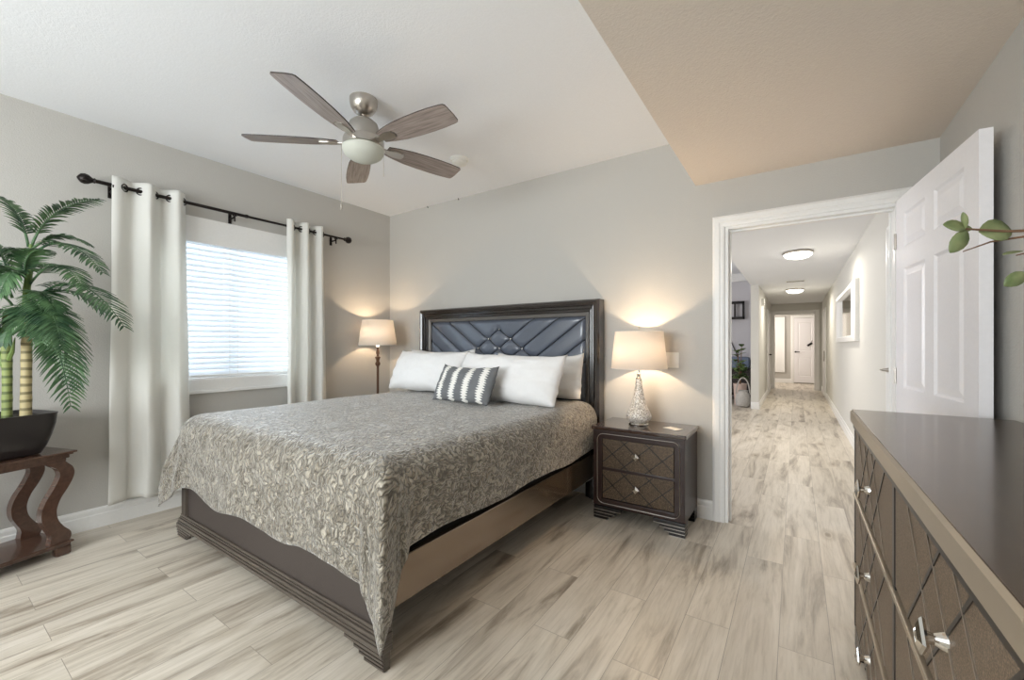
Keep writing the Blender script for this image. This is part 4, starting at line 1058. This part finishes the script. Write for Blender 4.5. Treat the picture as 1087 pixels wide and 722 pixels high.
FR = [
 ((.12, 1.44, 0), (.12, 1.50, -.15), (.13, 1.30, -.22), .12), ((.06, 1.40, 0), (-.02, 1.50, -.1), (-.09, 1.28, -.14), .12), ((.10, 1.60, 0), (.05, 1.72, -.12), (-.02, 1.52, -.2), .12),
 ((.14, 1.50, 0), (.22, 1.60, -.12), (.30, 1.42, -.18), .11), ((.05, 1.50, 0), (.0, 1.66, -.05), (-.12, 1.66, -.1), .11), ((.14, 1.42, .02), (.06, 1.46, -.1), (.0, 1.24, -.14), .10),  # base, bend, tip as (right, height, ahead), leaflet length
 ((.155, 1.785, 0), (.24, 2.03, .03), (.53, 2.05, .08), .115), ((.14, 1.785, 0), (.10, 2.03, 0), (-.08, 2.09, -.05), .12),
 ((.18, 1.755, 0), (.35, 1.90, -.08), (.55, 1.645, -.12), .11), ((.18, 1.50, 0), (.43, 1.72, -.12), (.67, 1.345, -.20), .14),
 ((.18, 1.46, 0), (.38, 1.40, .04), (.42, 1.01, .08), .16), ((.17, 1.43, 0), (.30, 1.36, -.12), (.375, .90, -.20), .14),
 ((.15, 1.53, -.02), (.235, 1.52, -.22), (.22, 1.26, -.30), .12), ((.14, 1.60, 0), (-.02, 1.74, -.05), (-.12, 1.60, -.10), .13),
 ((.05, 1.46, 0), (-.03, 1.58, -.08), (-.13, 1.42, -.12), .13), ((.16, 1.775, 0), (.32, 1.90, .10), (.47, 1.80, .16), .10),
 ((.13, 1.58, 0), (.09, 1.78, -.08), (.23, 1.77, -.16), .11), ((.17, 1.50, 0), (.40, 1.61, .08), (.55, 1.43, .14), .14),
 ((.05, 1.55, 0), (-.02, 1.84, 0), (-.10, 1.86, -.10), .12), ((.15, 1.58, 0), (.31, 1.80, -.15), (.44, 1.56, -.22), .11),
 ((.16, 1.46, 0), (.28, 1.52, -.2), (.33, 1.22, -.26), .14),
 ((.12, 1.72, 0), (.02, 1.82, -.1), (-.06, 1.70, -.18), .11), ((.16, 1.49, .02), (.30, 1.45, .1), (.28, 1.15, .16), .14)]
for i, (a, c, t_, ln) in enumerate(FR): frond(pl(a[0], a[1], a[2]), pl(c[0], c[1], c[2]), pl(t_[0], t_[1], t_[2]), ln, seed=i)

# ------------------------------------------------------------------ hallway fittings
def dome(label, x, y):
    d_ = thing('ceiling_light', label, 'ceiling light', (x, y, ZS), 0, 'hallway ceiling lights')
    b = nb(); lathe(b, [(.13, 0), (.160, -.006), (.165, -.022), (.15, -.032)], seg=48); obj('trim_ring', b, M['nickel'], d_, smooth=True)
    b = nb(); lathe(b, [(.15, -.03), (.142, -.052), (.11, -.075), (.06, -.088), (.001, -.091)], seg=48); obj('glass_dome', b, M['hall_light'], d_, smooth='all')
    l = bpy.data.lights.new('hall_lamp', 'AREA'); l.shape = 'DISK'; l.size = .28; l.energy = 13; l.color = (1, .93, .82)
    o = bpy.data.objects.new('hall_lamp', l); COL.objects.link(o); o.location = (x, y, ZS-.115)
dome('nearer of the two lit domed hallway ceiling lights', .02, 6.25)
dome('farther of the two lit domed hallway ceiling lights', -.02, 10.4)
vt = thing('ceiling_vent', 'small white air vent between the two hallway ceiling lights', 'vent', (-.01, 9.1, ZS))
b = nb(); box(b, -.15, .15, -.08, .08, -.008, 0, .002); obj('vent_frame', b, M['white_plastic'], vt)
b = nb()
for k in range(6): box(b, -.13, .13, -.065+k*.024, -.055+k*.024, -.013, -.007)
obj('louvres', b, M['nickel_dull'], vt)
mr = thing('wall_mirror', 'white deep-framed mirror on the right hallway wall', 'mirror', (HX1, 7.3, 1.63))
b = nb(); my, mz = 1.33, .35
def ringpts(y, z, x): return [Vector((x, -y, -z)), Vector((x, y, -z)), Vector((x, y, z)), Vector((x, -y, z))]
lay = [(my, mz, 0), (my, mz, -.040), (my-.30, mz-.06, -.050), (my-.36, mz-.08, -.012)]
rings = [[b.verts.new(p_) for p_ in ringpts(*l)] for l in lay]
for r0, r1 in zip(rings, rings[1:]):
    for i in range(4): j = (i+1) % 4; b.faces.new((r0[i], r0[j], r1[j], r1[i]))
b.faces.new(rings[0]); obj('frame', b, M['trim'], mr)
b = nb(); box(b, -.014, -.010, -(my-.35), my-.35, -(mz-.07), mz-.07); obj('mirror_glass', b, M['mirror'], mr)
ch = thing('wall_box', 'small white box high on the left hallway wall', 'chime box', (HX0, 10.2, 2.13))
b = nb(); box(b, 0, .05, -.1, .1, -.07, .07, .01); obj('cover', b, M['white_plastic'], ch)
b = nb(); box(b, .049, .053, -.08, .08, -.05, -.03, .001); obj('grille', b, M['nickel_dull'], ch)

# ------------------------------------------------------------------ living room glimpse
tv = thing('tv_wall_bracket', 'black open metal TV bracket on the living room wall', 'bracket', (-1.22, 11.1, 2.05))
b = nb()
for x0, x1, z0, z1 in ((-.22, .24, .14, .20), (-.22, .24, -.22, -.16), (-.22, -.13, -.22, .20), (.19, .24, -.22, .20), (.02, .06, -.16, .14)): box(b, x0, x1, -.10, -.06, z0, z1, .004)
obj('plate', b, M['black'], tv); b = nb(); box(b, -.20, -.08, -.06, 0, -.20, .16, .004); obj('wall_mount', b, M['black'], tv)
b = nb(); tube(b, [(-.12, -.05, -.2), (-.10, -.02, -.6), (.1, -.02, -1.1)], .010, 6); obj('cable', b, M['black'], tv)
cs = thing('media_console', 'dark console low against the living room wall behind the plants', 'console', (-1.55, 10.75, 0))
b = nb(); box(b, -.8, .78, -.25, .25, .12, .66, .01); obj('body', b, M['darkwood'], cs)
b = nb(); box(b, -.82, .80, -.27, .27, .66, .70, .006); obj('top', b, M['darkwood'], cs)
for x in (-.7, .7):
    for y in (-.2, .2): b = nb(); box(b, x-.03, x+.03, y-.03, y+.03, 0, .12, .004); obj('leg', b, M['darkwood'], cs)
b = nb(); box(b, -.75, .7, -.22, .22, 0, .22, .07); o = obj('folded_blanket', b, M['bluecloth'], smooth=True); o.location = (-1.55, 10.75, .702); o.scale = (1, 1, 1.2); tag(o, 'slate blue folded blanket on the living room console', 'blanket')
rp = thing('rubber_plant', 'broad-leaved green plant in a pale pot just beyond the doorway jamb', 'potted plant', (-.965, 9.9, 0))
b = nb(); lathe(b, [(.10, 0), (.105, .01), (.125, .42), (.13, .43), (.12, .43), (.112, .39), (.001, .39)], seg=32); obj('pot', b, M['beigepot'], rp, smooth=True)
b = nb(); stems = []
for k in range(5):
    a = k*1.25+.3; tp = Vector((.06*math.cos(a), .06*math.sin(a), .80+.11*k)); stems.append(tp); tube(b, [(0, 0, .36), (tp.x*.4, tp.y*.4, .7), tp], [.012, .010, .006], 6)
obj('stem', b, M['stem_brown'], rp, smooth=True)
rnd = random.Random(4)
for k in range(60):
    s_ = stems[k % 5]; t_ = rnd.uniform(.2, 1); base = Vector((s_.x*t_, s_.y*t_, .40+(s_.z-.40)*t_)); a = rnd.uniform(0, 6.28)
    b = nb(); leaf(b, base, (math.cos(a), math.sin(a), rnd.uniform(-.1, .9)), (-math.cos(a)*.5, -math.sin(a)*.5, 1), rnd.uniform(.13, .19), rnd.uniform(.09, .12), .35)
    obj('leaf', b, M['rubber'], rp, smooth='all', solid=.002)
wk = thing('wicker_jug', 'grey woven basket with a tall hoop handle on the living room floor', 'basket', (-.875, 9.50, 0))
b = nb(); lathe(b, [(.08, 0), (.125, .03), (.14, .13), (.12, .24), (.085, .30), (.09, .33), (.075, .33), (.07, .30), (.10, .2)], seg=32, close=False); obj('body', b, M['wicker'], wk, smooth=True)
b = nb(); tube(b, [(.12*math.cos(a), 0, .25+.33*math.sin(a)) for a in (math.pi*i/14 for i in range(15))], .012, 8); obj('handle', b, M['wicker'], wk, smooth=True)
gp = thing('grass_plant', 'low bright green leafy plant at the doorway jamb edge', 'plant', (-1.40, 8.7, 0))
b = nb(); lathe(b, [(.05, 0), (.07, .01), (.085, .12), (.075, .12), (.001, .11)], seg=24); obj('pot', b, M['pot_black'], gp, smooth=True)
for k in range(16):
    a = k*.4; b = nb(); leaf(b, (0, 0, .1), (math.cos(a), math.sin(a), .8), (-math.cos(a), -math.sin(a), 1), .26, .045, .6); obj('leaf', b, M['palmstem'], gp, smooth='all', solid=.001)
